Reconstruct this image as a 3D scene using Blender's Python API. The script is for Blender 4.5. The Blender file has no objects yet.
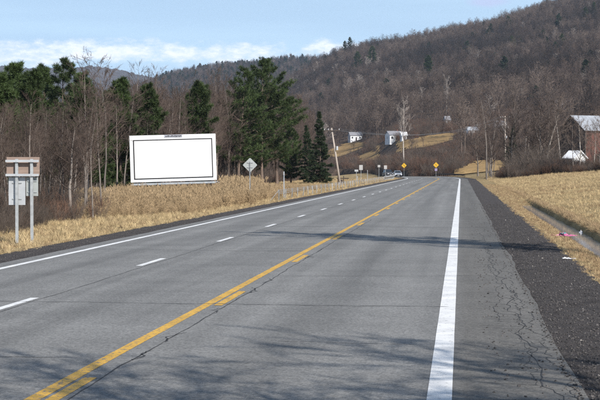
import bpy, math, random
import numpy as np
from mathutils import Vector, Matrix, Euler

random.seed(7)
R = math.radians
scene = bpy.context.scene
COL = scene.collection

# ------------------------------------------------------------------ camera
CAM_H = 2.3
FPX = 1600.0                                  # focal length in photo pixels (600 wide)
PHI = math.atan(33 / FPX)
PSI = math.atan(161 / FPX * math.cos(PHI))
cam_data = bpy.data.cameras.new('camera')
cam_data.sensor_width = 36.0
cam_data.lens = 36.0 * FPX / 600.0
cam_data.clip_start = 0.5
cam_data.clip_end = 30000.0
cam = bpy.data.objects.new('camera', cam_data)
cam.location = (0, 0, CAM_H)
cam.rotation_euler = (math.pi / 2 - PHI, 0, PSI)
COL.objects.link(cam)
scene.camera = cam

# ------------------------------------------------------------------ light
SUN_EL = R(36)
SUN_AZ = R(38)                                # to the right of straight behind the camera
sun_dir = Vector((math.sin(SUN_AZ) * math.cos(SUN_EL), -math.cos(SUN_AZ) * math.cos(SUN_EL), math.sin(SUN_EL)))
sd = bpy.data.lights.new('sun', 'SUN')
sd.energy = 5.0
sd.angle = R(0.53)
sd.color = (1.0, 0.945, 0.87)
sun = bpy.data.objects.new('sun', sd)
sun.rotation_euler = sun_dir.to_track_quat('Z', 'Y').to_euler()
sun.location = (60, -60, 80)
COL.objects.link(sun)

world = bpy.data.worlds.new('World')
scene.world = world
world.use_nodes = True


_k = Vector((-math.sin(PSI) * math.cos(PHI), math.cos(PSI) * math.cos(PHI), -math.sin(PHI)))
_r = Vector((math.cos(PSI), math.sin(PSI), 0))
CLOUD = tuple((_k + _r * (188 / FPX) + _r.cross(_k) * (198 / FPX)).normalized())   # where the small cloud hangs


def build_world():
    nt = world.node_tree
    N, L = nt.nodes, nt.links
    N.clear()
    out = N.new('ShaderNodeOutputWorld')
    bg = N.new('ShaderNodeBackground')
    sky = N.new('ShaderNodeTexSky')
    sky.sky_type = 'NISHITA'
    sky.sun_disc = False
    sky.sun_elevation = SUN_EL
    sky.sun_rotation = math.pi - SUN_AZ
    sky.air_density = 1.0
    sky.dust_density = 0.5
    sky.ozone_density = 1.2
    tc = N.new('ShaderNodeTexCoord')
    # look a little higher into the dome: clear, dry spring air without a yellow horizon
    sep = N.new('ShaderNodeSeparateXYZ')
    L.new(tc.outputs['Generated'], sep.inputs[0])
    ma = N.new('ShaderNodeMath'); ma.operation = 'MULTIPLY_ADD'
    L.new(sep.outputs['Z'], ma.inputs[0]); ma.inputs[1].default_value = 1.6; ma.inputs[2].default_value = 0.13
    cmb = N.new('ShaderNodeCombineXYZ')
    L.new(sep.outputs['X'], cmb.inputs[0]); L.new(sep.outputs['Y'], cmb.inputs[1]); L.new(ma.outputs[0], cmb.inputs[2])
    nrm = N.new('ShaderNodeVectorMath'); nrm.operation = 'NORMALIZE'
    L.new(cmb.outputs[0], nrm.inputs[0])
    L.new(nrm.outputs[0], sky.inputs['Vector'])
    # clouds: a low bank all round the horizon and thin streaks above it
    mp = N.new('ShaderNodeMapping'); mp.inputs['Scale'].default_value = (26, 26, 62)
    mp.inputs['Location'].default_value = (3.1, 0.4, 1.7)
    L.new(tc.outputs['Generated'], mp.inputs[0])
    n1 = N.new('ShaderNodeTexNoise'); n1.inputs['Scale'].default_value = 1.3; n1.inputs['Detail'].default_value = 7
    n1.inputs['Roughness'].default_value = 0.62
    L.new(mp.outputs[0], n1.inputs[0])
    band = N.new('ShaderNodeMapRange'); band.interpolation_type = 'SMOOTHSTEP'
    L.new(sep.outputs['Z'], band.inputs['Value'])
    band.inputs['From Min'].default_value = 0.086; band.inputs['From Max'].default_value = 0.073
    band.inputs['To Min'].default_value = 0.0; band.inputs['To Max'].default_value = 0.36
    lowb = N.new('ShaderNodeMapRange'); lowb.interpolation_type = 'SMOOTHSTEP'
    L.new(sep.outputs['Z'], lowb.inputs['Value'])
    lowb.inputs['From Min'].default_value = 0.058; lowb.inputs['From Max'].default_value = 0.072
    lowb.inputs['To Min'].default_value = -0.12; lowb.inputs['To Max'].default_value = 0.0
    a1 = N.new('ShaderNodeMath'); a1.operation = 'ADD'
    L.new(n1.outputs['Fac'], a1.inputs[0]); L.new(band.outputs[0], a1.inputs[1])
    a2 = N.new('ShaderNodeMath'); a2.operation = 'ADD'
    L.new(a1.outputs[0], a2.inputs[0]); L.new(lowb.outputs[0], a2.inputs[1])
    c1 = N.new('ShaderNodeMapRange'); c1.interpolation_type = 'SMOOTHSTEP'
    L.new(a2.outputs[0], c1.inputs['Value'])
    c1.inputs['From Min'].default_value = 0.72; c1.inputs['From Max'].default_value = 1.0
    c1.inputs['To Max'].default_value = 0.92
    mp2 = N.new('ShaderNodeMapping'); mp2.inputs['Scale'].default_value = (3, 3, 40)
    L.new(tc.outputs['Generated'], mp2.inputs[0])
    n2 = N.new('ShaderNodeTexNoise'); n2.inputs['Scale'].default_value = 1.0; n2.inputs['Detail'].default_value = 5
    L.new(mp2.outputs[0], n2.inputs[0])
    c2 = N.new('ShaderNodeMapRange'); c2.interpolation_type = 'SMOOTHSTEP'
    L.new(n2.outputs['Fac'], c2.inputs['Value'])
    c2.inputs['From Min'].default_value = 0.32; c2.inputs['From Max'].default_value = 0.8
    c2.inputs['To Min'].default_value = 0.42; c2.inputs['To Max'].default_value = 0.62
    fade = N.new('ShaderNodeMapRange'); fade.interpolation_type = 'SMOOTHSTEP'
    L.new(sep.outputs['Z'], fade.inputs['Value'])
    fade.inputs['From Min'].default_value = 0.0; fade.inputs['From Max'].default_value = 0.55
    fade.inputs['To Min'].default_value = 1.0; fade.inputs['To Max'].default_value = 0.1
    vf = N.new('ShaderNodeMath'); vf.operation = 'MULTIPLY'
    L.new(c2.outputs[0], vf.inputs[0]); L.new(fade.outputs[0], vf.inputs[1])
    mx = N.new('ShaderNodeMath'); mx.operation = 'MAXIMUM'
    L.new(c1.outputs[0], mx.inputs[0]); L.new(vf.outputs[0], mx.inputs[1])
    # one small cloud higher up, above the ridge
    df = N.new('ShaderNodeVectorMath'); df.operation = 'SUBTRACT'
    L.new(tc.outputs['Generated'], df.inputs[0]); df.inputs[1].default_value = CLOUD
    ds = N.new('ShaderNodeVectorMath'); ds.operation = 'MULTIPLY'
    L.new(df.outputs[0], ds.inputs[0]); ds.inputs[1].default_value = (62, 62, 260)
    dl = N.new('ShaderNodeVectorMath'); dl.operation = 'LENGTH'; L.new(ds.outputs[0], dl.inputs[0])
    dn = N.new('ShaderNodeMath'); dn.operation = 'MULTIPLY_ADD'
    L.new(n1.outputs['Fac'], dn.inputs[0]); dn.inputs[1].default_value = -1.6; L.new(dl.outputs['Value'], dn.inputs[2])
    dm = N.new('ShaderNodeMapRange'); dm.interpolation_type = 'SMOOTHSTEP'
    L.new(dn.outputs[0], dm.inputs['Value'])
    dm.inputs['From Min'].default_value = 0.35; dm.inputs['From Max'].default_value = -0.5
    dm.inputs['To Max'].default_value = 0.8
    mix0 = N.new('ShaderNodeMix'); mix0.data_type = 'RGBA'
    L.new(mx.outputs[0], mix0.inputs['Factor']); L.new(sky.outputs[0], mix0.inputs['A'])
    mix0.inputs['B'].default_value = (6.5, 8.9, 10.8, 1)
    wh = N.new('ShaderNodeMix'); wh.data_type = 'RGBA'
    L.new(c1.outputs[0], wh.inputs['Factor']); L.new(mix0.outputs['Result'], wh.inputs['A'])
    wh.inputs['B'].default_value = (9.3, 9.4, 9.8, 1)
    mix = N.new('ShaderNodeMix'); mix.data_type = 'RGBA'
    L.new(dm.outputs[0], mix.inputs['Factor'])
    L.new(wh.outputs['Result'], mix.inputs['A'])
    mix.inputs['B'].default_value = (4.6, 5.3, 7.6, 1)
    L.new(mix.outputs['Result'], bg.inputs['Color'])
    bg.inputs['Strength'].default_value = 0.11
    L.new(bg.outputs[0], out.inputs['Surface'])


build_world()
scene.view_settings.view_transform = 'Standard'
scene.view_settings.look = 'None'
scene.view_settings.gamma = 1.0
scene.view_settings.use_curve_mapping = False
scene.view_settings.exposure = 0.3
scene.cycles.use_denoising = False
scene.cycles.max_bounces = 5
scene.cycles.diffuse_bounces = 3
scene.cycles.volume_bounces = 0
scene.cycles.transparent_max_bounces = 6

# ------------------------------------------------------------------ helpers
F_ = Vector((-math.sin(PSI) * math.cos(PHI), math.cos(PSI) * math.cos(PHI), -math.sin(PHI)))
R_ = Vector((math.cos(PSI), math.sin(PSI), 0))
U_ = R_.cross(F_)


def ray(px, py):
    return F_ + R_ * ((px - 300) / FPX) + U_ * ((200 - py) / FPX)


def at(px, py, y):
    """the world point that lies y metres down the road on the line of sight of a photo pixel"""
    d = ray(px, py)
    return Vector((0, 0, CAM_H)) + d * (y / d.y)


def px_of(x, y):
    v = Vector((x, y, 0))
    return 300 + FPX * v.dot(R_) / v.dot(F_)


def curve_off(y):
    """how far the road has swung to the left, y metres down the road"""
    return 0.0 if y < 300 else (min(y, 600) - 300) ** 2 / 1500.0


def smooth(a, b, t):
    t = min(1.0, max(0.0, (t - a) / (b - a)))
    return t * t * (3 - 2 * t)


def interp(table, x):
    if x <= table[0][0]:
        return table[0][1]
    for (x0, v0), (x1, v1) in zip(table, table[1:]):
        if x <= x1:
            return v0 + (v1 - v0) * (x - x0) / (x1 - x0)
    return table[-1][1]


_rs = np.random.RandomState(11)
_W = _rs.uniform(-1, 1, (6, 3))


def bumps(x, y, s):
    v = 0
    for k in range(6):
        v += math.sin(x / s * (1.3 * _W[k, 0] + .4) + y / s * (1.3 * _W[k, 1] + .3) + 9 * _W[k, 2])
    return v / 6


PROFILE = [(-6000, -.4), (-60, -.35), (-30, -.3), (-20, -.22), (-15, -.16), (-13, -.09), (-12.2, -.03), (-11.2, -.03), (2.6, -.03), (2.9, -.03),
           (3.5, -.10), (3.8, -.24), (4.0, -.34), (4.6, -.34), (4.70, -.10), (4.90, .05), (5.6, .14), (8, .38), (14, 1.1), (22, 1.7), (40, 2.3), (120, 3.2), (6000, 4)]


def ground_z(x, y):
    s = x + curve_off(y)
    z = interp(PROFILE, s)
    if s < -13 or s > 5:
        k = min(1, abs(s + 13) / 6 if s < 0 else (s - 5) / 4)
        z += k * (.05 * bumps(x, y, 2.2) + .10 * bumps(x, y, 9))
    if s > 2.9 and y > 95:                  # the ditch runs out
        k = smooth(95, 125, y)
        z = z * (1 - k) + k * max(z, .02 * min(s - 2.9, 20) + (.085 * min(s - 5, 20) if s > 5 else 0))
    if y > 385:
        z -= smooth(385, 520, y) * 1.6
    return z


RIDGE_R = [(150, 175), (200, 160), (240, 128), (270, 102), (290, 86), (310, 73), (330, 63), (366, 52), (400, 48), (440, 40), (483, 32), (510, 24), (546, 12), (600, -4), (700, -22), (900, -12), (1200, 20)]
RIDGE_M = [(-300, 130), (0, 112), (100, 100), (145, 86), (165, 78), (185, 73), (210, 68), (250, 65), (290, 60), (330, 61), (400, 70), (500, 100), (700, 150)]
RIDGE_F = [(-400, 95), (-100, 72), (0, 64), (60, 67), (95, 65), (125, 70), (150, 76), (200, 90), (300, 112), (420, 150)]
FOOT_R = [(150, 700), (340, 650), (360, 610), (380, 540), (396, 455), (406, 425), (460, 405), (500, 400), (1200, 420)]


def hill_r(x, y):
    px = px_of(x, y)
    foot = interp(FOOT_R, px)
    top = 2000.0
    h = CAM_H + (167 - interp(RIDGE_R, px)) / FPX * top
    t = (y - foot) / (top - foot)
    if t < 0:
        return -6.0 + max(-20, (y - foot) * .2)
    if t <= 1:
        z = h * t ** 1.32
    else:
        z = h * (1 - .35 * (t - 1) ** 2)
    # the cut bank where the road swings left
    z += 2.2 * smooth(0, .010, t) * (1 - smooth(.03, .1, t))
    z += (bumps(x, y, 60) * 3.0 + bumps(x, y, 170) * 7.0) * smooth(0.05, .3, t)
    return z - .8


def hill_m(x, y):
    px = px_of(x, y)
    top = 3200.0
    h = CAM_H + (167 - interp(RIDGE_M, px)) / FPX * top
    t = (y - 1900) / (top - 1900)
    if t < 0:
        return -10.
    z = h * t ** 1.1 if t < 1 else h * (1 - .5 * (t - 1) ** 2)
    return z + bumps(x, y, 120) * 4 - 3


def hill_f(x, y):
    px = px_of(x, y)
    top = 7000.0
    h = CAM_H + (167 - interp(RIDGE_F, px)) / FPX * top
    t = (y - 4800) / (top - 4800)
    if t < 0:
        return -20.
    z = h * t ** 1.1 if t < 1 else h * (1 - .5 * (t - 1) ** 2)
    return z + bumps(x, y, 200) * 6 + bumps(x, y, 60) * 3


def terrain(x, y):
    z = ground_z(x, y)
    if y > 395:
        z = max(z, hill_r(x, y))
    if y > 1900:
        z = max(z, hill_m(x, y))
    return z


def hit(px, py, y0=10.0, y1=2600.0):
    """the point where the line of sight of a photo pixel meets the terrain"""
    y = y0
    while y < y1:
        p = at(px, py, y)
        if p.z <= terrain(p.x, p.y):
            return Vector((p.x, p.y, terrain(p.x, p.y)))
        y *= 1.004
    p = at(px, py, y1)
    return p


# ---- materials
MATS = {}


def mat(name, col, rough=.8, var=.25, scale=3.0, metal=0.0, bump=0.0, bscale=None, rnd=0.0, col2=None, stretch=(1, 1, 1), trans=0.0, detail=4, spec=.3):
    """procedural material: two tones mixed by noise, a slight difference from object to object, fine relief"""
    if name in MATS:
        return MATS[name]
    m = bpy.data.materials.new(name); m.use_nodes = True
    nt = m.node_tree; N, L = nt.nodes, nt.links
    b = N['Principled BSDF']
    b.inputs['Roughness'].default_value = rough
    b.inputs['Metallic'].default_value = metal
    b.inputs['Specular IOR Level'].default_value = spec
    tc = N.new('ShaderNodeTexCoord')
    mp = N.new('ShaderNodeMapping'); mp.inputs['Scale'].default_value = stretch
    L.new(tc.outputs['Object'], mp.inputs[0])
    n = N.new('ShaderNodeTexNoise'); n.inputs['Scale'].default_value = scale; n.inputs['Detail'].default_value = detail
    L.new(mp.outputs[0], n.inputs[0])
    mr = N.new('ShaderNodeMapRange')
    mr.inputs['From Min'].default_value = .3; mr.inputs['From Max'].default_value = .7
    L.new(n.outputs['Fac'], mr.inputs['Value'])
    mix = N.new('ShaderNodeMix'); mix.data_type = 'RGBA'
    L.new(mr.outputs[0], mix.inputs['Factor'])
    if col2 is None:
        mix.inputs['A'].default_value = tuple(c * (1 - var) for c in col) + (1,)
        mix.inputs['B'].default_value = tuple(min(1, c * (1 + var)) for c in col) + (1,)
    else:
        mix.inputs['A'].default_value = tuple(col) + (1,)
        mix.inputs['B'].default_value = tuple(col2) + (1,)
    src = mix.outputs['Result']
    if rnd > 0:
        oi = N.new('ShaderNodeObjectInfo')
        m2 = N.new('ShaderNodeMapRange')
        m2.inputs['To Min'].default_value = 1 - rnd; m2.inputs['To Max'].default_value = 1 + rnd
        L.new(oi.outputs['Random'], m2.inputs['Value'])
        sc = N.new('ShaderNodeVectorMath'); sc.operation = 'SCALE'
        L.new(src, sc.inputs[0]); L.new(m2.outputs[0], sc.inputs['Scale'])
        src = sc.outputs[0]
    L.new(src, b.inputs['Base Color'])
    if bump > 0:
        nb = N.new('ShaderNodeTexNoise'); nb.inputs['Scale'].default_value = bscale or scale * 4; nb.inputs['Detail'].default_value = 6
        L.new(mp.outputs[0], nb.inputs[0])
        bp = N.new('ShaderNodeBump'); bp.inputs['Strength'].default_value = bump; bp.inputs['Distance'].default_value = .02
        L.new(nb.outputs['Fac'], bp.inputs['Height'])
        L.new(bp.outputs[0], b.inputs['Normal'])
    if trans > 0:
        tr = N.new('ShaderNodeBsdfTranslucent')
        L.new(src, tr.inputs['Color'])
        ms = N.new('ShaderNodeMixShader'); ms.inputs[0].default_value = trans
        L.new(b.outputs[0], ms.inputs[1]); L.new(tr.outputs[0], ms.inputs[2])
        L.new(ms.outputs[0], N['Material Output'].inputs['Surface'])
    MATS[name] = m
    return m


class MB:
    """collects shapes for one mesh"""

    def __init__(self):
        self.v = []; self.f = []

    def tube(self, pts, rad, k=5, cap=True):
        n0 = len(self.v)
        for i, p in enumerate(pts):
            a = pts[max(0, i - 1)]; b = pts[min(len(pts) - 1, i + 1)]
            dx, dy, dz = b[0] - a[0], b[1] - a[1], b[2] - a[2]
            l = math.sqrt(dx * dx + dy * dy + dz * dz) or 1
            dx /= l; dy /= l; dz /= l
            if abs(dz) < .9:
                ux, uy, uz = -dy, dx, 0.0
            else:
                ux, uy, uz = 0.0, -dz, dy
            l = math.sqrt(ux * ux + uy * uy + uz * uz) or 1
            ux /= l; uy /= l; uz /= l
            wx, wy, wz = dy * uz - dz * uy, dz * ux - dx * uz, dx * uy - dy * ux
            r = rad[i] if hasattr(rad, '__len__') else rad
            for j in range(k):
                c = r * math.cos(2 * math.pi * j / k); s = r * math.sin(2 * math.pi * j / k)
                self.v.append((p[0] + ux * c + wx * s, p[1] + uy * c + wy * s, p[2] + uz * c + wz * s))
        for i in range(len(pts) - 1):
            for j in range(k):
                a = n0 + i * k + j; b = n0 + i * k + (j + 1) % k
                self.f.append((a, b, b + k, a + k))
        if cap:
            self.f.append(tuple(n0 + j for j in reversed(range(k))))
            e = n0 + (len(pts) - 1) * k
            self.f.append(tuple(e + j for j in range(k)))
        return self

    def box(self, c, s, rz=0.0, rx=0.0, ry=0.0):
        m = Euler((rx, ry, rz)).to_matrix()
        n0 = len(self.v)
        for z in (-.5, .5):
            for x, y in ((-.5, -.5), (.5, -.5), (.5, .5), (-.5, .5)):
                p = m @ Vector((x * s[0], y * s[1], z * s[2]))
                self.v.append((p.x + c[0], p.y + c[1], p.z + c[2]))
        for f in ((3, 2, 1, 0), (4, 5, 6, 7), (0, 1, 5, 4), (1, 2, 6, 5), (2, 3, 7, 6), (3, 0, 4, 7)):
            self.f.append(tuple(n0 + i for i in f))
        return self

    def prism(self, poly, axis, a, b):
        """extrude a closed outline (2-D) along axis 'x', 'y' or 'z' from a to b"""
        n0 = len(self.v); n = len(poly)
        for t in (a, b):
            for p, q in poly:
                self.v.append({'x': (t, p, q), 'y': (p, t, q), 'z': (p, q, t)}[axis])
        self.f.append(tuple(n0 + i for i in range(n)))
        self.f.append(tuple(n0 + n + i for i in reversed(range(n))))
        for i in range(n):
            j = (i + 1) % n
            self.f.append((n0 + i, n0 + n + i, n0 + n + j, n0 + j))
        return self

    def quad(self, *p):
        n0 = len(self.v); self.v.extend(p); self.f.append(tuple(range(n0, n0 + len(p))))
        return self

    def mesh(self, name, m, shade=False):
        me = bpy.data.meshes.new(name)
        me.from_pydata(self.v, [], self.f)
        if m is not None:
            me.materials.append(m)
        if shade:
            me.shade_smooth()
        me.update()
        return me

    def build(self, name, m, parent=None, shade=False, loc=None, rz=None, bevel=0):
        me = self.mesh(name, m, shade)
        import bmesh
        bm = bmesh.new(); bm.from_mesh(me)
        bmesh.ops.recalc_face_normals(bm, faces=bm.faces)
        if bevel:
            bmesh.ops.bevel(bm, geom=list(bm.edges), offset=bevel, segments=2, affect='EDGES', profile=.5)
        bm.to_mesh(me); bm.free()
        return link(name, me, parent, loc, rz)


def link(name, data, parent=None, loc=None, rz=None):
    o = bpy.data.objects.new(name, data)
    COL.objects.link(o)
    if parent is not None:
        o.parent = parent
    if loc is not None:
        o.location = loc
    if rz is not None:
        o.rotation_euler = (0, 0, rz)
    return o


def tag(o, label=None, cat=None, group=None, kind=None):
    if label: o['label'] = label
    if cat: o['category'] = cat
    if group: o['group'] = group
    if kind: o['kind'] = kind
    return o


def thing(name, label, cat, loc, rz=0.0, group=None):
    o = link(name, None, None, loc, rz)
    o.empty_display_size = .3
    return tag(o, label, cat, group)


def scatter(name, pts, protos, label, cat, kind='stuff'):
    """ONE uncountable mass: points (x, y, z, lean_x, lean_y, rot_z, scale, proto) with the proto meshes set on them"""
    me = bpy.data.meshes.new(name)
    A = np.array(pts, dtype=float)
    me.from_pydata(A[:, :3].tolist(), [], [])
    ar = me.attributes.new('rot', 'FLOAT_VECTOR', 'POINT'); ar.data.foreach_set('vector', A[:, 3:6].astype(np.float32).ravel())
    asx = me.attributes.new('scl', 'FLOAT', 'POINT'); asx.data.foreach_set('value', A[:, 6].astype(np.float32))
    ak = me.attributes.new('proto', 'INT', 'POINT'); ak.data.foreach_set('value', A[:, 7].astype(np.int32))
    o = link(name, me)
    ng = bpy.data.node_groups.new(name + '_nodes', 'GeometryNodeTree')
    ng.interface.new_socket('Geometry', in_out='INPUT', socket_type='NodeSocketGeometry')
    ng.interface.new_socket('Geometry', in_out='OUTPUT', socket_type='NodeSocketGeometry')
    N, L = ng.nodes, ng.links
    gi = N.new('NodeGroupInput'); go = N.new('NodeGroupOutput')
    jn = N.new('GeometryNodeJoinGeometry')

    def attr(nm, ty):
        a = N.new('GeometryNodeInputNamedAttribute'); a.data_type = ty; a.inputs['Name'].default_value = nm
        return a
    ra, sa, ka = attr('rot', 'FLOAT_VECTOR'), attr('scl', 'FLOAT'), attr('proto', 'INT')
    for k, po in enumerate(protos):
        cp = N.new('FunctionNodeCompare'); cp.data_type = 'INT'; cp.operation = 'EQUAL'
        L.new(ka.outputs['Attribute'], cp.inputs[2]); cp.inputs[3].default_value = k
        oi = N.new('GeometryNodeObjectInfo'); oi.inputs['Object'].default_value = po
        oi.inputs['As Instance'].default_value = True
        ip = N.new('GeometryNodeInstanceOnPoints')
        L.new(gi.outputs[0], ip.inputs['Points']); L.new(cp.outputs[0], ip.inputs['Selection'])
        L.new(oi.outputs['Geometry'], ip.inputs['Instance'])
        L.new(ra.outputs['Attribute'], ip.inputs['Rotation']); L.new(sa.outputs['Attribute'], ip.inputs['Scale'])
        L.new(ip.outputs[0], jn.inputs[0])
    L.new(jn.outputs[0], go.inputs[0])
    md = o.modifiers.new('scatter', 'NODES'); md.node_group = ng
    return tag(o, label, cat, None, kind)


def proto_object(name, me):
    return bpy.data.objects.new(name, me)       # never linked: only the masses use it

# ------------------------------------------------------------------ the setting: ground, hills, road
def ground_material(name, cols, patch=.35, fine=9.0):
    m = bpy.data.materials.new(name); m.use_nodes = True
    nt = m.node_tree; N, L = nt.nodes, nt.links
    b = N['Principled BSDF']; b.inputs['Roughness'].default_value = .95; b.inputs['Specular IOR Level'].default_value = .1
    tc = N.new('ShaderNodeTexCoord')
    n1 = N.new('ShaderNodeTexNoise'); n1.inputs['Scale'].default_value = patch; n1.inputs['Detail'].default_value = 5
    n2 = N.new('ShaderNodeTexNoise'); n2.inputs['Scale'].default_value = fine; n2.inputs['Detail'].default_value = 6; n2.inputs['Roughness'].default_value = .7
    for n in (n1, n2):
        L.new(tc.outputs['Object'], n.inputs[0])
    r = N.new('ShaderNodeValToRGB')
    r.color_ramp.elements[0].position = .3; r.color_ramp.elements[0].color = cols[0] + (1,)
    r.color_ramp.elements[1].position = .7; r.color_ramp.elements[1].color = cols[-1] + (1,)
    if len(cols) == 3:
        e = r.color_ramp.elements.new(.5); e.color = cols[1] + (1,)
    L.new(n1.outputs['Fac'], r.inputs[0])
    mr = N.new('ShaderNodeMapRange'); mr.inputs['From Min'].default_value = .3; mr.inputs['From Max'].default_value = .7
    mr.inputs['To Min'].default_value = .55; mr.inputs['To Max'].default_value = 1.3
    L.new(n2.outputs['Fac'], mr.inputs['Value'])
    sc = N.new('ShaderNodeVectorMath'); sc.operation = 'SCALE'
    L.new(r.outputs[0], sc.inputs[0]); L.new(mr.outputs[0], sc.inputs['Scale'])
    L.new(sc.outputs[0], b.inputs['Base Color'])
    bp = N.new('ShaderNodeBump'); bp.inputs['Strength'].default_value = .8; bp.inputs['Distance'].default_value = .08
    L.new(n2.outputs['Fac'], bp.inputs['Height']); L.new(bp.outputs[0], b.inputs['Normal'])
    return m


M_GROUND = ground_material('dry_grass_ground', [(.20, .145, .075), (.33, .245, .125), (.42, .33, .18)])
M_LITTER = ground_material('leaf_litter', [(.075, .055, .042), (.12, .085, .062)], patch=.02, fine=.4)
M_MEADOW = ground_material('hill_meadow', [(.20, .135, .065), (.33, .22, .10), (.37, .255, .12)], patch=.03, fine=.6)
M_FARHILL = ground_material('far_forest', [(.05, .045, .04), (.10, .078, .066)], patch=.006, fine=.06)


def grid_mesh(name, X, m, shade=True):
    """X: rows of points -> one sheet"""
    nr, nc = len(X), len(X[0])
    v = [p for row in X for p in row]
    f = [(i * nc + j, i * nc + j + 1, (i + 1) * nc + j + 1, (i + 1) * nc + j) for i in range(nr - 1) for j in range(nc - 1)]
    me = bpy.data.meshes.new(name); me.from_pydata(v, [], f); me.materials.append(m)
    if shade: me.shade_smooth()
    return me


S_COLS = sorted(set([-6000, -2500, -1000, -500, -250, -150, -100, -75] + [-60 + 2.5 * i for i in range(17)] + [-18, -16.5, -15, -14, -13, -12.2, -11.5, -11, -6, -2, 1, 2.2, 2.6, 2.9, 3.2, 3.6, 3.8, 3.95, 4.15, 4.35, 4.55, 4.64, 4.72, 4.85, 4.95, 5.2, 5.6]
                    + [6.5 + i for i in range(10)] + [18 + 3 * i for i in range(14)] + [75, 120, 250, 500, 1000, 2500, 6000]))
Y_ROWS = [-80, -50, -20] + [2.0 * i for i in range(0, 60)] + [120 + 4 * i for i in range(60)] + [360 + 10 * i for i in range(30)] + [680, 760, 900, 1200, 1800, 3000, 5000, 9500]


def ground_row(y):
    return [(s - (curve_off(min(y, 600)) if abs(s) < 100 else 0) + (.10 * bumps(s, y, 1.1) + .06 * bumps(y, s, .5) if 3.3 < s < 5.3 else 0), y, ground_z(s - curve_off(y) if y < 600 else s, y) if y < 600 else -2.0) for s in S_COLS]


g = link('ground', grid_mesh('ground', [ground_row(y) for y in Y_ROWS], M_GROUND))
tag(g, kind='structure')

DR = [395 + 2.5 * i for i in range(66)] + [560 + 5 * i for i in range(39)] + [755 + 16 * i for i in range(60)] + [1715 + 30 * i for i in range(30)]
PXR = [140 + 4 * i for i in range(177)]


def world_x(px, y):
    # inverse of px_of
    k = (px - 300) / FPX
    return y * (F_.y * k - R_.y) / (R_.x - F_.x * k)


o = link('hill', grid_mesh('hill', [[(world_x(p, y), y, hill_r(world_x(p, y), y)) for p in PXR] for y in DR], M_LITTER)); tag(o, kind='structure')
o = link('middle_hill', grid_mesh('middle_hill', [[(world_x(p, y), y, hill_m(world_x(p, y), y)) for p in range(-300, 720, 8)] for y in range(1800, 4300, 40)], M_LITTER)); tag(o, kind='structure')
o = link('far_hill', grid_mesh('far_hill', [[(world_x(p, y), y, hill_f(world_x(p, y), y) + random.uniform(-4, 7)) for p in range(-420, 440, 2)] for y in range(4700, 8600, 50)], M_FARHILL)); tag(o, kind='structure')


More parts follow.
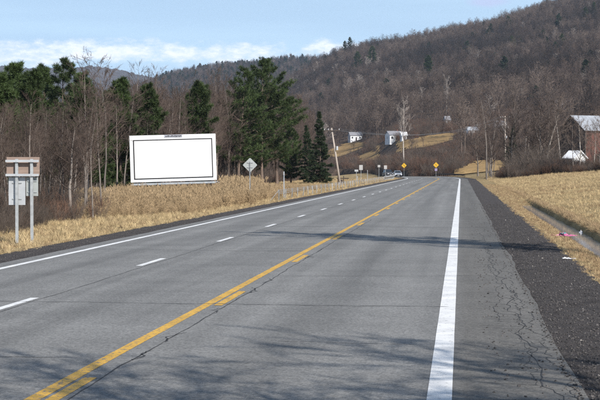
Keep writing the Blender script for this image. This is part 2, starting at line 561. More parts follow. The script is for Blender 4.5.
# ---- asphalt
def asphalt_material():
    m = bpy.data.materials.new('worn_asphalt'); m.use_nodes = True
    nt = m.node_tree; N, L = nt.nodes, nt.links
    b = N['Principled BSDF']; b.inputs['Roughness'].default_value = .82; b.inputs['Specular IOR Level'].default_value = .35
    tc = N.new('ShaderNodeTexCoord')

    def noise(scale, detail, stretch=(1, 1, 1), rough=.55):
        mp = N.new('ShaderNodeMapping'); mp.inputs['Scale'].default_value = stretch
        L.new(tc.outputs['Object'], mp.inputs[0])
        n = N.new('ShaderNodeTexNoise'); n.inputs['Scale'].default_value = scale; n.inputs['Detail'].default_value = detail
        n.inputs['Roughness'].default_value = rough
        L.new(mp.outputs[0], n.inputs[0])
        return n.outputs['Fac']

    def rng(src, a, b_, lo, hi):
        r = N.new('ShaderNodeMapRange'); r.inputs['From Min'].default_value = a; r.inputs['From Max'].default_value = b_
        r.inputs['To Min'].default_value = lo; r.inputs['To Max'].default_value = hi
        L.new(src, r.inputs['Value']); return r.outputs[0]

    def mul(a, c):
        x = N.new('ShaderNodeMath'); x.operation = 'MULTIPLY'; L.new(a, x.inputs[0]); L.new(c, x.inputs[1]); return x.outputs[0]
    agg = noise(26, 4, rough=.85)                       # stones in the surface
    vo = N.new('ShaderNodeTexVoronoi'); vo.inputs['Scale'].default_value = 34
    L.new(tc.outputs['Object'], vo.inputs['Vector'])
    sv = N.new('ShaderNodeSeparateColor'); L.new(vo.outputs['Color'], sv.inputs[0])
    stones = rng(sv.outputs[0], 0, 1, .72, 1.28)
    blotch = noise(.5, 5)
    streak = noise(1.1, 4, (1.0, .025, 1))             # wheel paths run along the lanes
    trans = noise(.6, 3, (.15, 1.6, 1))
    v = mul(mul(mul(stones, rng(agg, .32, .68, .75, 1.25)), rng(blotch, .3, .7, .9, 1.1)), mul(rng(streak, .3, .7, .79, 1.19), rng(trans, .3, .7, .95, 1.05)))
    sep = N.new('ShaderNodeSeparateXYZ'); L.new(tc.outputs['Object'], sep.inputs[0])
    sh = N.new('ShaderNodeMapRange'); sh.interpolation_type = 'SMOOTHSTEP'
    sh.inputs['From Min'].default_value = -.25; sh.inputs['From Max'].default_value = .1
    L.new(sep.outputs['X'], sh.inputs['Value'])
    for c_, w_, d_ in ((-2.15, .55, .86), (-5.8, .5, .88), (-8.9, .5, .88), (-1.15, .3, 1.07), (-3.1, .3, 1.06), (-5.0, .3, 1.06), (-6.7, .3, 1.07)):
        sb = N.new('ShaderNodeMath'); sb.operation = 'SUBTRACT'; L.new(sep.outputs['X'], sb.inputs[0]); sb.inputs[1].default_value = c_
        ab = N.new('ShaderNodeMath'); ab.operation = 'ABSOLUTE'; L.new(sb.outputs[0], ab.inputs[0])
        wr = N.new('ShaderNodeMapRange'); wr.interpolation_type = 'SMOOTHSTEP'
        wr.inputs['From Min'].default_value = 0; wr.inputs['From Max'].default_value = w_
        wr.inputs['To Min'].default_value = d_; wr.inputs['To Max'].default_value = 1
        L.new(ab.outputs[0], wr.inputs['Value'])
        v = mul(v, wr.outputs[0])
    mix = N.new('ShaderNodeMix'); mix.data_type = 'RGBA'
    mix.inputs['A'].default_value = (.182, .180, .174, 1); mix.inputs['B'].default_value = (.128, .122, .112, 1)
    L.new(sh.outputs[0], mix.inputs['Factor'])
    sc = N.new('ShaderNodeVectorMath'); sc.operation = 'SCALE'
    L.new(mix.outputs['Result'], sc.inputs[0]); L.new(v, sc.inputs['Scale'])
    L.new(sc.outputs[0], b.inputs['Base Color'])
    bp = N.new('ShaderNodeBump'); bp.inputs['Strength'].default_value = .5; bp.inputs['Distance'].default_value = .006
    L.new(agg, bp.inputs['Height']); L.new(bp.outputs[0], b.inputs['Normal'])
    return m


def paint_material(name, col, wear):
    m = bpy.data.materials.new(name); m.use_nodes = True
    nt = m.node_tree; N, L = nt.nodes, nt.links
    b = N['Principled BSDF']; b.inputs['Roughness'].default_value = .6
    tc = N.new('ShaderNodeTexCoord')
    n = N.new('ShaderNodeTexNoise'); n.inputs['Scale'].default_value = 11; n.inputs['Detail'].default_value = 8; n.inputs['Roughness'].default_value = .72
    L.new(tc.outputs['Object'], n.inputs[0])
    r = N.new('ShaderNodeMapRange'); r.inputs['From Min'].default_value = wear; r.inputs['From Max'].default_value = wear + .08
    L.new(n.outputs['Fac'], r.inputs['Value'])
    n2 = N.new('ShaderNodeTexNoise'); n2.inputs['Scale'].default_value = 1.5; n2.inputs['Detail'].default_value = 6
    L.new(tc.outputs['Object'], n2.inputs[0])
    r2 = N.new('ShaderNodeMapRange'); r2.inputs['From Min'].default_value = .3; r2.inputs['From Max'].default_value = .7
    r2.inputs['To Min'].default_value = .8; r2.inputs['To Max'].default_value = 1.08
    L.new(n2.outputs['Fac'], r2.inputs['Value'])
    sc = N.new('ShaderNodeVectorMath'); sc.operation = 'SCALE'; sc.inputs[0].default_value = col
    L.new(r2.outputs[0], sc.inputs['Scale'])
    mix = N.new('ShaderNodeMix'); mix.data_type = 'RGBA'
    L.new(r.outputs[0], mix.inputs['Factor'])
    mix.inputs['A'].default_value = (.12, .12, .12, 1); L.new(sc.outputs[0], mix.inputs['B'])
    L.new(mix.outputs['Result'], b.inputs['Base Color'])
    return m


M_ASPHALT = asphalt_material()
M_WHITE = paint_material('white_road_paint', (.78, .78, .77), .345)
M_YELLOW = paint_material('yellow_road_paint', (.66, .38, .04), .395)
M_CRACK = mat('crack_tar', (.045, .043, .042), .7, .3, 5)
M_GRAVEL = ground_material('dark_gravel', [(.058, .053, .052), (.098, .088, .085), (.075, .069, .068)], patch=1.2, fine=26)


def road_z(y):
    return -smooth(385, 520, y) * 1.6


YS = [-40 + 2 * i for i in range(30)] + [20 + 1.0 * i for i in range(60)] + [80 + 4 * i for i in range(56)] + [304 + 6 * i for i in range(48)]


def strip(name, s0, s1, z, m, parent=None, wob0=0.0, wob1=0.0, y0=-40, y1=590, ys=None, kind=None, nsub=1):
    ys = ys or [y for y in YS if y0 <= y <= y1]
    rows = []
    for y in ys:
        c = curve_off(y)
        a = s0 + wob0 * (bumps(s0, y, .55) + .7 * bumps(y, s0, 1.9))
        b = s1 + wob1 * (bumps(s1, y, .55) + .7 * bumps(y, s1, 1.9))
        rows.append([(a + (b - a) * k / nsub - c, y, road_z(y) + z) for k in range(nsub + 1)])
    o = link(name, grid_mesh(name, rows, m), parent)
    if kind: o['kind'] = kind
    return o


strip('gravel_shoulder', 1.05, 2.8, -.012, M_GRAVEL, kind='structure', wob1=.14)
strip('gravel_shoulder', -12.1, -10.7, -.012, M_GRAVEL, kind='structure', wob0=.12)
road = strip('road', -10.95, 1.25, 0, M_ASPHALT, kind='structure', wob0=.05, wob1=.07, nsub=4)
# painted lines
strip('edge_line', -.335, -.085, .004, M_WHITE, road, .003, .003)
strip('edge_line', -10.45, -10.27, .004, M_WHITE, road, .006, .006)
strip('centre_line', -4.295, -4.135, .004, M_YELLOW, road, .008, .008)
for k in range(-3, 32):
    a = 26.25 + 12.2 * k
    strip('centre_dash', -4.085, -3.945, .004, M_YELLOW, road, .008, .008, ys=[a + i * .61 for i in range(6)])
for k in range(-4, 26):
    a = 24.4 + 12.2 * k
    strip('lane_dash', -7.52, -7.37, .004, M_WHITE, road, .006, .006, ys=[a + i * .61 for i in range(6)])


# cracks: narrow wandering ribbons in the surface
def crack(pts, w, z=.0025):
    rows = []
    for i, (x, y) in enumerate(pts):
        a = pts[max(0, i - 1)]; b = pts[min(len(pts) - 1, i + 1)]
        dx, dy = b[0] - a[0], b[1] - a[1]; l = math.hypot(dx, dy) or 1
        ww = w * (.45 + .9 * random.random()) * (.4 if i in (0, len(pts) - 1) else 1)
        rows.append([(x - dy / l * ww, y + dx / l * ww, z), (x + dy / l * ww, y - dx / l * ww, z)])
    return link('crack', grid_mesh('crack', rows, M_CRACK), road)


def wander(a, b, n, amp, rough=.5):
    pts = []; ox = oy = 0
    for i in range(n + 1):
        t = i / n
        ox = ox * .85 + random.gauss(0, amp); oy = oy * .85 + random.gauss(0, amp)
        pts.append((a[0] + (b[0] - a[0]) * t + ox, a[1] + (b[1] - a[1]) * t + oy))
    return pts


crack(wander((-10.4, 26.9), (-.1, 26.3), 70, .02), .016, .0065)
crack(wander((-10.2, 18.9), (-4.6, 18.9), 40, .02), .012)
crack(wander((-10.6, 44.0), (-4.0, 43.4), 40, .03), .018)
crack(wander((-4.0, 33.5), (.6, 34.0), 34, .03), .010, .0065)
crack(wander((-2.4, 21.0), (-.6, 20.7), 20, .02), .008)
crack(wander((-10.6, 62.0), (1.0, 61.0), 60, .03), .022)
crack(wander((-10.6, 86.0), (1.0, 85.0), 60, .03), .03)
crack(wander((-7.28, 16), (-7.30, 120), 240, .012), .010)           # seam beside the lane dashes
crack(wander((-3.86, 14), (-3.88, 70), 160, .010), .010)             # seam beside the centre lines
for k in range(9):                                                    # torn patches along that seam
    y = random.uniform(15, 44)
    crack(wander((-3.90, y), (-3.84, y + random.uniform(.5, 1.6)), 10, .03)  , .012)
for a, b, w in (((.98, 14), (.78, 46), .008), ((.80, 17), (1.08, 38), .004), ((.62, 24), (.78, 60), .004), ((1.1, 14), (1.0, 30), .006)):
    pts = wander(a, b, 130, .035)
    crack(pts, w)
    for p in pts[::4]:
        if random.random() < .8:
            q = (p[0] + random.uniform(-.45, .16), p[1] + random.uniform(-.15, .5))
            crack(wander(p, q, 8, .02), w * .55)
for k in range(26):                                                   # fine cross cracks in the shoulder
    y = random.uniform(15, 60)
    x0 = random.uniform(.1, .6)
    crack(wander((x0, y), (x0 + random.uniform(.2, .6), y + random.uniform(-.2, .2)), 8, .015), .006)

# water in the ditch
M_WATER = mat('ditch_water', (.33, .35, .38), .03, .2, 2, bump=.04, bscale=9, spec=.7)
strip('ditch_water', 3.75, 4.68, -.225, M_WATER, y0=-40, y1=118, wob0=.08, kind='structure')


# draped meadows on the slope
def in_poly(px, py, poly):
    r = False; j = len(poly) - 1
    for i in range(len(poly)):
        xi, yi = poly[i]; xj, yj = poly[j]
        if (yi > py) != (yj > py) and px < (xj - xi) * (py - yi) / (yj - yi) + xi:
            r = not r
        j = i
    return r


MEADOWS = [[(382, 152), (372, 147), (388, 141), (405, 141), (425, 137), (450, 133), (458, 135), (452, 141), (430, 147), (408, 150)],
           [(352, 157), (372, 152), (402, 149), (408, 152), (388, 157), (362, 162)],
           [(322, 158), (330, 150), (346, 143), (366, 142), (362, 148), (340, 157)],
           [(454, 173), (464, 167), (474, 162), (492, 160), (508, 163), (520, 168), (500, 173)]]


def to_px(p):
    v = Vector(p) - Vector((0, 0, CAM_H))
    d = v.dot(F_)
    return 300 + FPX * v.dot(R_) / d, 200 - FPX * v.dot(U_) / d


def meadow(poly):
    world_pts = [hit(a, b, 395) for a, b in poly]
    X = [p.x for p in world_pts]; Y = [p.y for p in world_pts]
    poly2 = [(p.x, p.y) for p in world_pts]
    mb = MB(); idx = {}
    st = 1.2
    x0, y0 = min(X), min(Y)
    nx, ny = int((max(X) - x0) / st) + 2, int((max(Y) - y0) / st) + 2
    for i in range(nx):
        for j in range(ny):
            cx, cy = x0 + (i + .5) * st, y0 + (j + .5) * st
            if in_poly(cx + 2.5 * bumps(cx, cy, 4), cy + 5 * bumps(cy, cx, 4), poly2):
                q = []
                for a, b in ((i, j), (i + 1, j), (i + 1, j + 1), (i, j + 1)):
                    if (a, b) not in idx:
                        xx, yy = x0 + a * st, y0 + b * st
                        idx[(a, b)] = len(mb.v); mb.v.append((xx, yy, terrain(xx, yy) + .22))
                    q.append(idx[(a, b)])
                zs = [mb.v[i_][2] for i_ in q]
                if max(zs) - min(zs) < .85: mb.f.append(tuple(q))
    if mb.f:
        o = link('meadow', mb.mesh('meadow', M_MEADOW, True)); o['kind'] = 'structure'


for p in MEADOWS:
    meadow(p)

# ------------------------------------------------------------------ plants
M_BARK = mat('grey_bark', (.19, .165, .145), .9, .3, 6, stretch=(1, 1, .25), rnd=.3)
M_TWIG = mat('brown_twigs', (.084, .062, .051), .9, .2, 1.5, rnd=.3)
M_TWIG_DARK = mat('dark_twigs', (.038, .030, .026), .9, .2, 1.5, rnd=.3)
M_TWIG_GREY = mat('grey_twigs', (.135, .104, .086), .9, .2, 1.5, rnd=.25)
M_PALE = mat('pale_bark', (.42, .38, .34), .85, .3, 4, stretch=(1, 1, 3), rnd=.15)
M_PALETWIG = mat('pale_twigs', (.27, .235, .21), .9, .2, 1.5, rnd=.15)
M_PINEBARK = mat('pine_bark', (.14, .105, .085), .95, .3, 5, stretch=(1, 1, .3), rnd=.2)
M_NEEDLE = mat('pine_needles', (.048, .074, .022), .6, .45, .9, rnd=.25, trans=.2)
M_NEEDLE_DARK = mat('spruce_needles', (.026, .042, .018), .65, .35, .7, rnd=.2, trans=.15)
M_BRUSH = mat('red_brown_brush', (.115, .068, .048), .9, .25, 1.5, rnd=.3)
M_THICKET = mat('thicket_stems', (.088, .070, .058), .9, .25, 1.5, rnd=.35)
M_REED = mat('dry_reed', (.40, .295, .175), .8, .25, 2, rnd=.25, trans=.25)
M_STRAW = mat('straw_grass', (.54, .42, .24), .85, .25, .5, rnd=.3, trans=.25)
M_STRAW2 = mat('russet_grass', (.36, .255, .15), .85, .25, .5, rnd=.3, trans=.25)


def rv(d, spread):
    v = Vector(d).normalized()
    w = Vector((random.gauss(0, 1), random.gauss(0, 1), random.gauss(0, 1)))
    return (v + w * spread).normalized()


def branch_path(p, d, ln, n, wob, up):
    pts = [p]; q = Vector(p); d = Vector(d)
    for i in range(n):
        d = (d + Vector((random.gauss(0, wob), random.gauss(0, wob), random.gauss(0, wob) + up))).normalized()
        q = q + d * (ln / n)
        pts.append(q.copy())
    return pts


def bare_tree(h, r0, first, nb, ang, spread=.34, sub=7, twigs=7, tw=.008, stems=1, fine=True, wob=.05):
    """(trunk, crown): a leafless tree with limbs, branches and twigs"""
    T, C = MB(), MB()
    for s in range(stems):
        d0 = Vector((0, 0, 1)) if stems == 1 else rv((math.cos(s * 6.28 / stems) * .25, math.sin(s * 6.28 / stems) * .25, 1), .05)
        n = 9
        hh = h * (1 if s == 0 else random.uniform(.7, .95))
        tp = branch_path(Vector((0, 0, -.15)), d0, hh, n, wob, .03)
        tr = [r0 * (1.35 if i == 0 else 1) * (1 - i / (n + .6)) ** .85 for i in range(n + 1)]
        T.tube(tp, tr, 7 if fine else 4, False)

        def trunk_at(t):
            f = t * n; i = min(n - 1, int(f)); return tp[i].lerp(tp[i + 1], f - i), tr[i] + (tr[i + 1] - tr[i]) * (f - i), (tp[i + 1] - tp[i]).normalized()
        nbs = nb // stems
        for k in range(nbs):
            t = first + (1 - first) * ((k + random.random()) / nbs) ** .9
            t = min(.99, t)
            p, r, td = trunk_at(t)
            az = k * 2.4 + random.uniform(-.6, .6)
            a = ang * random.uniform(.7, 1.25)
            d = (td * math.cos(a) + Vector((math.cos(az), math.sin(az), 0)) * math.sin(a)).normalized()
            ln = hh * spread * (1.15 - .75 * (t - first) / (1 - first)) * random.uniform(.7, 1.2)
            rr = min(r * .6, .012 * ln + .010)
            bp = branch_path(p, d, ln, 5, .13, .05)
            C.tube(bp, [rr * (1 - i / 5.6) for i in range(6)], 4 if fine else 3, False)
            for j in range(sub):
                f = random.uniform(.2, 1) * 5; i = min(4, int(f)); q = bp[i].lerp(bp[i + 1], f - i)
                bd = (bp[i + 1] - bp[i]).normalized()
                d2 = rv(bd + Vector((0, 0, .15)), .42)
                l2 = ln * random.uniform(.22, .5)
                sp = branch_path(q, d2, l2, 3, .16, .05)
                r2 = max(tw * 1.3, rr * .4)
                C.tube(sp, [r2, r2 * .75, r2 * .55, tw * .6], 3, False)
                for m_ in range(twigs):
                    f = random.uniform(.15, 1) * 3; i = min(2, int(f)); q2 = sp[i].lerp(sp[i + 1], f - i)
                    d3 = rv((sp[i + 1] - sp[i]), .5)
                    l3 = l2 * random.uniform(.25, .6)
                    C.tube(branch_path(q2, d3, l3, 2 if fine else 1, .15, .04), [tw, tw * .8, tw * .4] if fine else [tw, tw * .5], 3, False)
    return T, C


def shrub(h, n, tw, spread=.35, twigs=5):
    C = MB()
    for k in range(n):
        a = random.uniform(0, 6.28); rr = random.uniform(0, .35) * h
        p = Vector((rr * math.cos(a), rr * math.sin(a), -.05))
        d = rv((math.cos(a) * spread, math.sin(a) * spread, 1), .12)
        ln = h * random.uniform(.55, 1.05)
        bp = branch_path(p, d, ln, 4, .10, .03)
        C.tube(bp, [tw * 1.6, tw * 1.4, tw * 1.1, tw * .8, tw * .4], 3, False)
        for j in range(twigs):
            f = random.uniform(.25, 1) * 4; i = min(3, int(f)); q = bp[i].lerp(bp[i + 1], f - i)
            C.tube(branch_path(q, rv(bp[i + 1] - bp[i], .45), ln * random.uniform(.18, .4), 2, .12, .03), [tw, tw * .7, tw * .4], 3, False)
    return C


def needle_tuft(mb, p, d, n, ln, w):
    for k in range(n):
        v = rv(d, .75)
        s = v.cross(Vector((random.gauss(0, 1), random.gauss(0, 1), random.gauss(0, 1)))).normalized() * w * .5
        l = ln * random.uniform(.6, 1.15)
        q = p + v * l * .5 + Vector((0, 0, -.02))
        e = p + v * l
        n0 = len(mb.v)
        mb.v += [tuple(p), tuple(q + s), tuple(e), tuple(q - s)]
        mb.f.append((n0, n0 + 1, n0 + 2, n0 + 3))


def pine(h, r0, first, whorls, per, reach, tufts, tn, tl, tw, style='white', gaps=.15):
    """(trunk, limbs, crown): an evergreen with limbs in whorls carrying needle tufts"""
    T, B, C = MB(), MB(), MB()
    tp = branch_path(Vector((0, 0, -.2)), Vector((0, 0, 1)), h, 10, .02, .02)
    tr = [r0 * (1.3 if i == 0 else 1) * (1 - i / 10.4) for i in range(11)]
    T.tube(tp, tr, 7, False)

    def ta(t):
        f = t * 10; i = min(9, int(f)); return tp[i].lerp(tp[i + 1], f - i), tr[i] + (tr[i + 1] - tr[i]) * (f - i)
    for wv in range(whorls):
        t = first + (1 - first) * wv / (whorls - .5) + random.uniform(-.008, .008)
        t = min(.985, t)
        u = (t - first) / (1 - first)
        if style == 'white':
            prof = (.55 + .9 * min(1, u * 2.2) * .5) * (1 - u) ** .75 + .10
        else:
            prof = (1 - u) ** .9 * .95 + .05
        for k in range(per):
            if random.random() < gaps:
                continue
            p, r = ta(t)
            az = random.uniform(0, 6.28)
            if style == 'white':
                d = Vector((math.cos(az), math.sin(az), random.uniform(.0, .35) + .5 * u))
                ln = h * reach * prof * random.uniform(.55, 1.3)
                up = .06
            else:
                d = Vector((math.cos(az), math.sin(az), random.uniform(-.35, .0) + .7 * u))
                ln = h * reach * prof * random.uniform(.5, 1.3)
                up = .04
            bp = branch_path(p, d.normalized(), ln, 5, .07, up)
            rr = min(r * .5, .012 * ln + .008)
            B.tube(bp, [rr * (1 - i / 5.5) for i in range(6)], 4, False)
            n = max(4, int(tufts * (ln / (h * reach)) + .5))
            for j in range(n):
                f = (.18 + .82 * math.sqrt((j + random.random()) / n)) * 5; i = min(4, int(f)); q = bp[i].lerp(bp[i + 1], f - i)
                bd = (bp[i + 1] - bp[i]).normalized()
                side = bd.cross(Vector((0, 0, 1))).normalized() * random.choice((-1, 1))
                off = random.uniform(0, .30) * ln * (1 - .5 * f / 5)
                sd_ = (side + bd * .7 + Vector((0, 0, random.uniform(-.1, .25)))).normalized()
                e = q + sd_ * off
                if off > .25:
                    B.tube([q, e], [rr * .3, rr * .15], 3, False)
                needle_tuft(C, e, (sd_ + Vector((0, 0, .35))), tn, tl, tw)
        # leader
    for k in range(6):
        p, r = ta(.955 + .008 * k)
        needle_tuft(C, p, Vector((0, 0, 1)), tn, tl, tw)
    return T, B, C


def merged(a, b):
    n0 = len(a.v); a.f += [tuple(i + n0 for i in f) for f in b.f]; a.v += b.v
    return a


def set_tree(kind, name, label, cat, loc, scale, rz, group=None, lean=(0, 0)):
    o = link(name, None, None, loc)
    o.rotation_euler = (lean[0], lean[1], rz)
    o.scale = (scale, scale, scale)
    tag(o, label, cat, group)
    for pn, me in kind:
        link(pn, me, o)
    return o


BARE = []
specs = [(11, .10, .38, 22, R(38)), (12, .12, .33, 26, R(44)), (10, .08, .42, 20, R(34)), (13, .13, .45, 22, R(40)), (9, .09, .28, 24, R(48))]
for h, r0, fi, nb, an in specs:
    T, C = bare_tree(h, r0, fi, nb, an, spread=.30, sub=6, twigs=6, tw=.009, wob=.045)
    BARE.append([('trunk', T.mesh('bare_trunk', M_BARK, True)), ('crown', C.mesh('bare_crown', M_TWIG))])
PALE = []
for h, r0, fi, nb in ((13, .13, .35, 26), (12, .11, .42, 22)):
    T, C = bare_tree(h, r0, fi, nb, R(30), spread=.26, sub=6, twigs=6, tw=.012, wob=.03)
    PALE.append([('trunk', T.mesh('pale_trunk', M_PALE, True)), ('crown', C.mesh('pale_crown', M_PALETWIG))])
BROAD = []
for h, r0, fi, nb in ((12, .22, .22, 26), (11, .18, .18, 26), (10, .20, .25, 24)):
    T, C = bare_tree(h, r0, fi, nb, R(52), spread=.42, sub=8, twigs=8, tw=.014, wob=.07)
    BROAD.append([('trunk', T.mesh('broad_trunk', M_BARK, True)), ('crown', C.mesh('broad_crown', M_TWIG))])
T, C = bare_tree(16, .26, .22, 46, R(34), spread=.21, sub=9, twigs=9, tw=.026, wob=.02)
NARROW = [('trunk', T.mesh('narrow_trunk', M_BARK, True)), ('crown', C.mesh('narrow_crown', M_TWIG))]
# coarse ones for the far slopes
FAR = []
for k in range(5):
    T, C = bare_tree(12 + k % 3, .17, .25 + .05 * (k % 3), 18, R(40), spread=.36, sub=6, twigs=5, tw=.032, fine=False)
    T.v, C_off = T.v, len(T.v)
    T.f += [tuple(i + C_off for i in f) for f in C.f]; T.v += C.v
    FAR.append(proto_object('far_tree_%d' % k, T.mesh('far_tree', (M_TWIG, M_TWIG_DARK, M_TWIG_GREY, M_TWIG, M_PALETWIG)[k])))
MID = []
for k in range(4):
    T, C = bare_tree(11 + k % 3, .10, .3, 20, R(40), spread=.32, sub=6, twigs=6, tw=.013, fine=False)
    n0 = len(T.v); T.f += [tuple(i + n0 for i in f) for f in C.f]; T.v += C.v
    MID.append(proto_object('mid_tree_%d' % k, T.mesh('mid_tree', M_TWIG)))
SHRUB = [proto_object('shrub_%d' % k, shrub(2.6, 26, .010, .35, 6).mesh('shrub', M_THICKET)) for k in range(3)]
SHRUB += [proto_object('shrub_%d' % (3 + k), shrub(2.2, 34, .014, .4, 6).mesh('shrub', M_BRUSH)) for k in range(2)]

WHITE_PINE = []
for h, fi, wh in ((15, .22, 18), (16, .20, 19), (14, .15, 18)):
    T, B, C = pine(h, .22, fi, wh, 6, .33, 28, 24, .50, .046, 'white', .30)
    WHITE_PINE.append([('trunk', merged(T, B).mesh('pine_trunk', M_PINEBARK, True)), ('crown', C.mesh('pine_crown', M_NEEDLE))])
FULL_PINE = []
for h in (12, 13):
    T, B, C = pine(h, .20, .10, 19, 7, .28, 28, 24, .50, .048, 'white', .16)
    FULL_PINE.append([('trunk', merged(T, B).mesh('pine_trunk', M_PINEBARK, True)), ('crown', C.mesh('pine_crown', M_NEEDLE))])
T, B, C = pine(14, .2, .05, 28, 8, .165, 22, 20, .42, .045, 'spruce', .24)
SPRUCE = [('trunk', merged(T, B).mesh('spruce_trunk', M_PINEBARK, True)), ('crown', C.mesh('spruce_crown', M_NEEDLE_DARK))]
T, B, C = pine(14, .2, .15, 14, 5, .27, 16, 9, .9, .30, 'white', .1)
n0 = len(T.v); T.f += [tuple(i + n0 for i in f) for f in C.f]; T.v += C.v
FAR_PINE = proto_object('far_pine', T.mesh('far_pine', M_NEEDLE_DARK))


def grass_clump(n, h, w, m, r=.16, lean=.45):
    mb = MB()
    for k in range(n):
        a = random.uniform(0, 6.28); rr = r * math.sqrt(random.random())
        p = Vector((rr * math.cos(a), rr * math.sin(a), -.03))
        d = rv((0, 0, 1), lean); hh = h * random.uniform(.5, 1.15)
        s = Vector((math.cos(a + 1.57), math.sin(a + 1.57), 0)) * w * .5
        q = p + d * hh * .55; e = p + d * hh + Vector((d.x, d.y, -.25)) * hh * .35
        n0 = len(mb.v)
        mb.v += [tuple(p - s), tuple(p + s), tuple(q + s * .8), tuple(q - s * .8), tuple(e)]
        mb.f += [(n0, n0 + 1, n0 + 2, n0 + 3), (n0 + 3, n0 + 2, n0 + 4)]
    return mb.mesh('clump', m)


def reed_clump(n, h):
    mb = MB()
    for k in range(n):
        a = random.uniform(0, 6.28); rr = .35 * math.sqrt(random.random())
        p = Vector((rr * math.cos(a), rr * math.sin(a), -.05))
        d = rv((0, 0, 1), .10); hh = h * random.uniform(.6, 1.1)
        e = p + d * hh
        mb.tube([p, p + d * hh * .5, e], [.014, .012, .006], 3, False)
        for j in range(3):
            q = p + d * hh * random.uniform(.2, .85)
            v = rv((0, 0, 1), .6); s = v.cross(Vector((0, 0, 1))).normalized() * .012
            l = random.uniform(.25, .5)
            n0 = len(mb.v)
            mb.v += [tuple(q - s), tuple(q + s), tuple(q + v * l * .6 + s), tuple(q + v * l + Vector((0, 0, -.12)))]
            mb.f += [(n0, n0 + 1, n0 + 2, n0 + 3)]
        if random.random() < .6:
            v = rv((.3, .1, 1), .15)
            mb.tube([e - d * .05, e + v * .10, e + v * .28], [.008, .035, .004], 4, False)
    return mb.mesh('reed', M_REED)


GRASS = [proto_object('grass_a', grass_clump(26, .26, .016, M_STRAW)), proto_object('grass_b', grass_clump(22, .38, .016, M_STRAW, .2, .35)),
         proto_object('grass_c', grass_clump(22, .30, .018, M_STRAW2, .18, .5)), proto_object('grass_d', grass_clump(30, .14, .014, M_STRAW, .25, .8))]
REED = [proto_object('reed_%d' % k, reed_clump(16, 1.75)) for k in range(3)]


def pt(x, y, scale, proto, lean=.05, dz=0.0):
    return (x, y, terrain(x, y) + dz, random.gauss(0, lean), random.gauss(0, lean), random.uniform(0, 6.28), scale, proto)


WOOD_EDGE = [(-50, -16.5), (60, -16.8), (80, -17.5), (100, -21), (125, -26), (150, -27), (200, -29), (260, -30), (330, -30), (420, -40), (600, -80)]


def edge_x(y):
    return interp(WOOD_EDGE, y) + 1.2 * bumps(0, y, 5)


# ---- left wood: the trees at its edge one by one
G_WOOD = 'slender leafless trees along the edge of the left wood'
L_WOOD = 'slender leafless grey-brown tree in the thick wood left of the road'
n_placed = 0
placed = []
random.seed(21)
while n_placed < 185:
    y = 52 + 180 * random.random() ** 1.3
    x = edge_x(y) - abs(random.gauss(0, 6)) - .4
    if any((x - a) ** 2 + (y - b) ** 2 < 1.2 for a, b in placed):
        continue
    if 100 < y < 130 and x > -27.5:
        continue
    pxx = px_of(x, y)
    if not -40 < pxx < 380 or (104 < pxx < 232 and y < 128):
        continue
    placed.append((x, y)); n_placed += 1
    want = 2.6 + random.uniform(44, 84) * (.72 if pxx < 92 else 1) / FPX * y
    kd = random.choice(BARE)
    set_tree(kd, 'bare_tree', L_WOOD, 'tree', (x, y, ground_z(x, y)), want / 11.5, random.uniform(0, 6.28), G_WOOD, (random.gauss(0, .035), random.gauss(0, .035)))

# a few that stand out
for px, py, base, y, kd, lab in ((70, 122, 214, 78, BROAD[2], 'crooked forked leafless tree with a pale trunk beyond the route sign'),
                                 (104, 54, 205, 98, BARE[2], 'tall thin leafless tree whose top rises above the left wood'),
                                 (88, 60, 205, 100, BARE[0], 'tall leafless tree with wispy top just left of the tallest'),
                                 (404, 100, 160, 470, PALE[0], 'tall pale-barked leafless tree behind the curve warning sign'),
                                 (447, 78, 122, 840, PALE[1], 'white-barked birch on the slope above the small white shed')):
    p = at(px, base, y); gz = terrain(p.x, y); top = at(px, py, y).z
    set_tree(kd, 'bare_tree', lab, 'tree', (p.x, y, gz), (top - gz) / {id(BROAD[2]): 10, id(BARE[2]): 10.5, id(BARE[0]): 11.5, id(PALE[0]): 13, id(PALE[1]): 12}[id(kd)], random.uniform(0, 6), None)

# ---- pines
PINES = [(20, 60, 130, FULL_PINE[0], 'dark green pine at the far left edge of the wood'),
         (-8, 66, 128, FULL_PINE[1], 'pine cut by the left edge of the picture'),
         (44, 63, 140, FULL_PINE[1], 'round-topped pine second from the left above the bare wood'),
         (62, 57, 134, WHITE_PINE[2], 'pine with pointed top third from the left above the bare wood'),
         (4, 70, 104, FULL_PINE[0], 'pine nearest the left picture edge, in front of the taller pines'),
         (34, 68, 112, FULL_PINE[1], 'broad pine between the two tallest left pines'),
         (88, 84, 118, FULL_PINE[0], 'low dark pine just left of the tall thin bare trees'),
         (78, 70, 150, FULL_PINE[0], 'smaller pine beside the tall thin bare trees'),
         (121, 76, 133, FULL_PINE[1], 'dark pine above the left end of the billboard'),
         (143, 82, 140, FULL_PINE[0], 'pine behind the left half of the billboard'),
         (108, 90, 170, FULL_PINE[1], 'low pine in the gap left of the billboard'),
         (194, 80, 175, FULL_PINE[0], 'pyramid-shaped green pine behind the right half of the billboard'),
         (178, 100, 185, FULL_PINE[1], 'lower pine half hidden behind the billboard top'),
         (238, 66, 215, WHITE_PINE[0], 'tall white pine with bare lower trunk left of the tallest pair'),
         (262, 57, 222, WHITE_PINE[1], 'tallest white pine with plumed spreading limbs'),
         (277, 61, 228, WHITE_PINE[0], 'tall white pine right of the tallest with long side limbs'),
         (252, 88, 238, WHITE_PINE[2], 'shorter white pine between the tall ones'),
         (291, 126, 250, FULL_PINE[1], 'small pine at the foot of the tall white pines')]
for px, py, y, kd, lab in PINES:
    top = at(px, py, y); gz = ground_z(top.x, y)
    hgt = max(v.co.z for v in kd[0][1].vertices)
    set_tree(kd, 'pine_tree', lab, 'pine', (top.x, y, gz), (top.z - gz) / (hgt + .3), random.uniform(0, 6.28), 'pines behind the left wood')
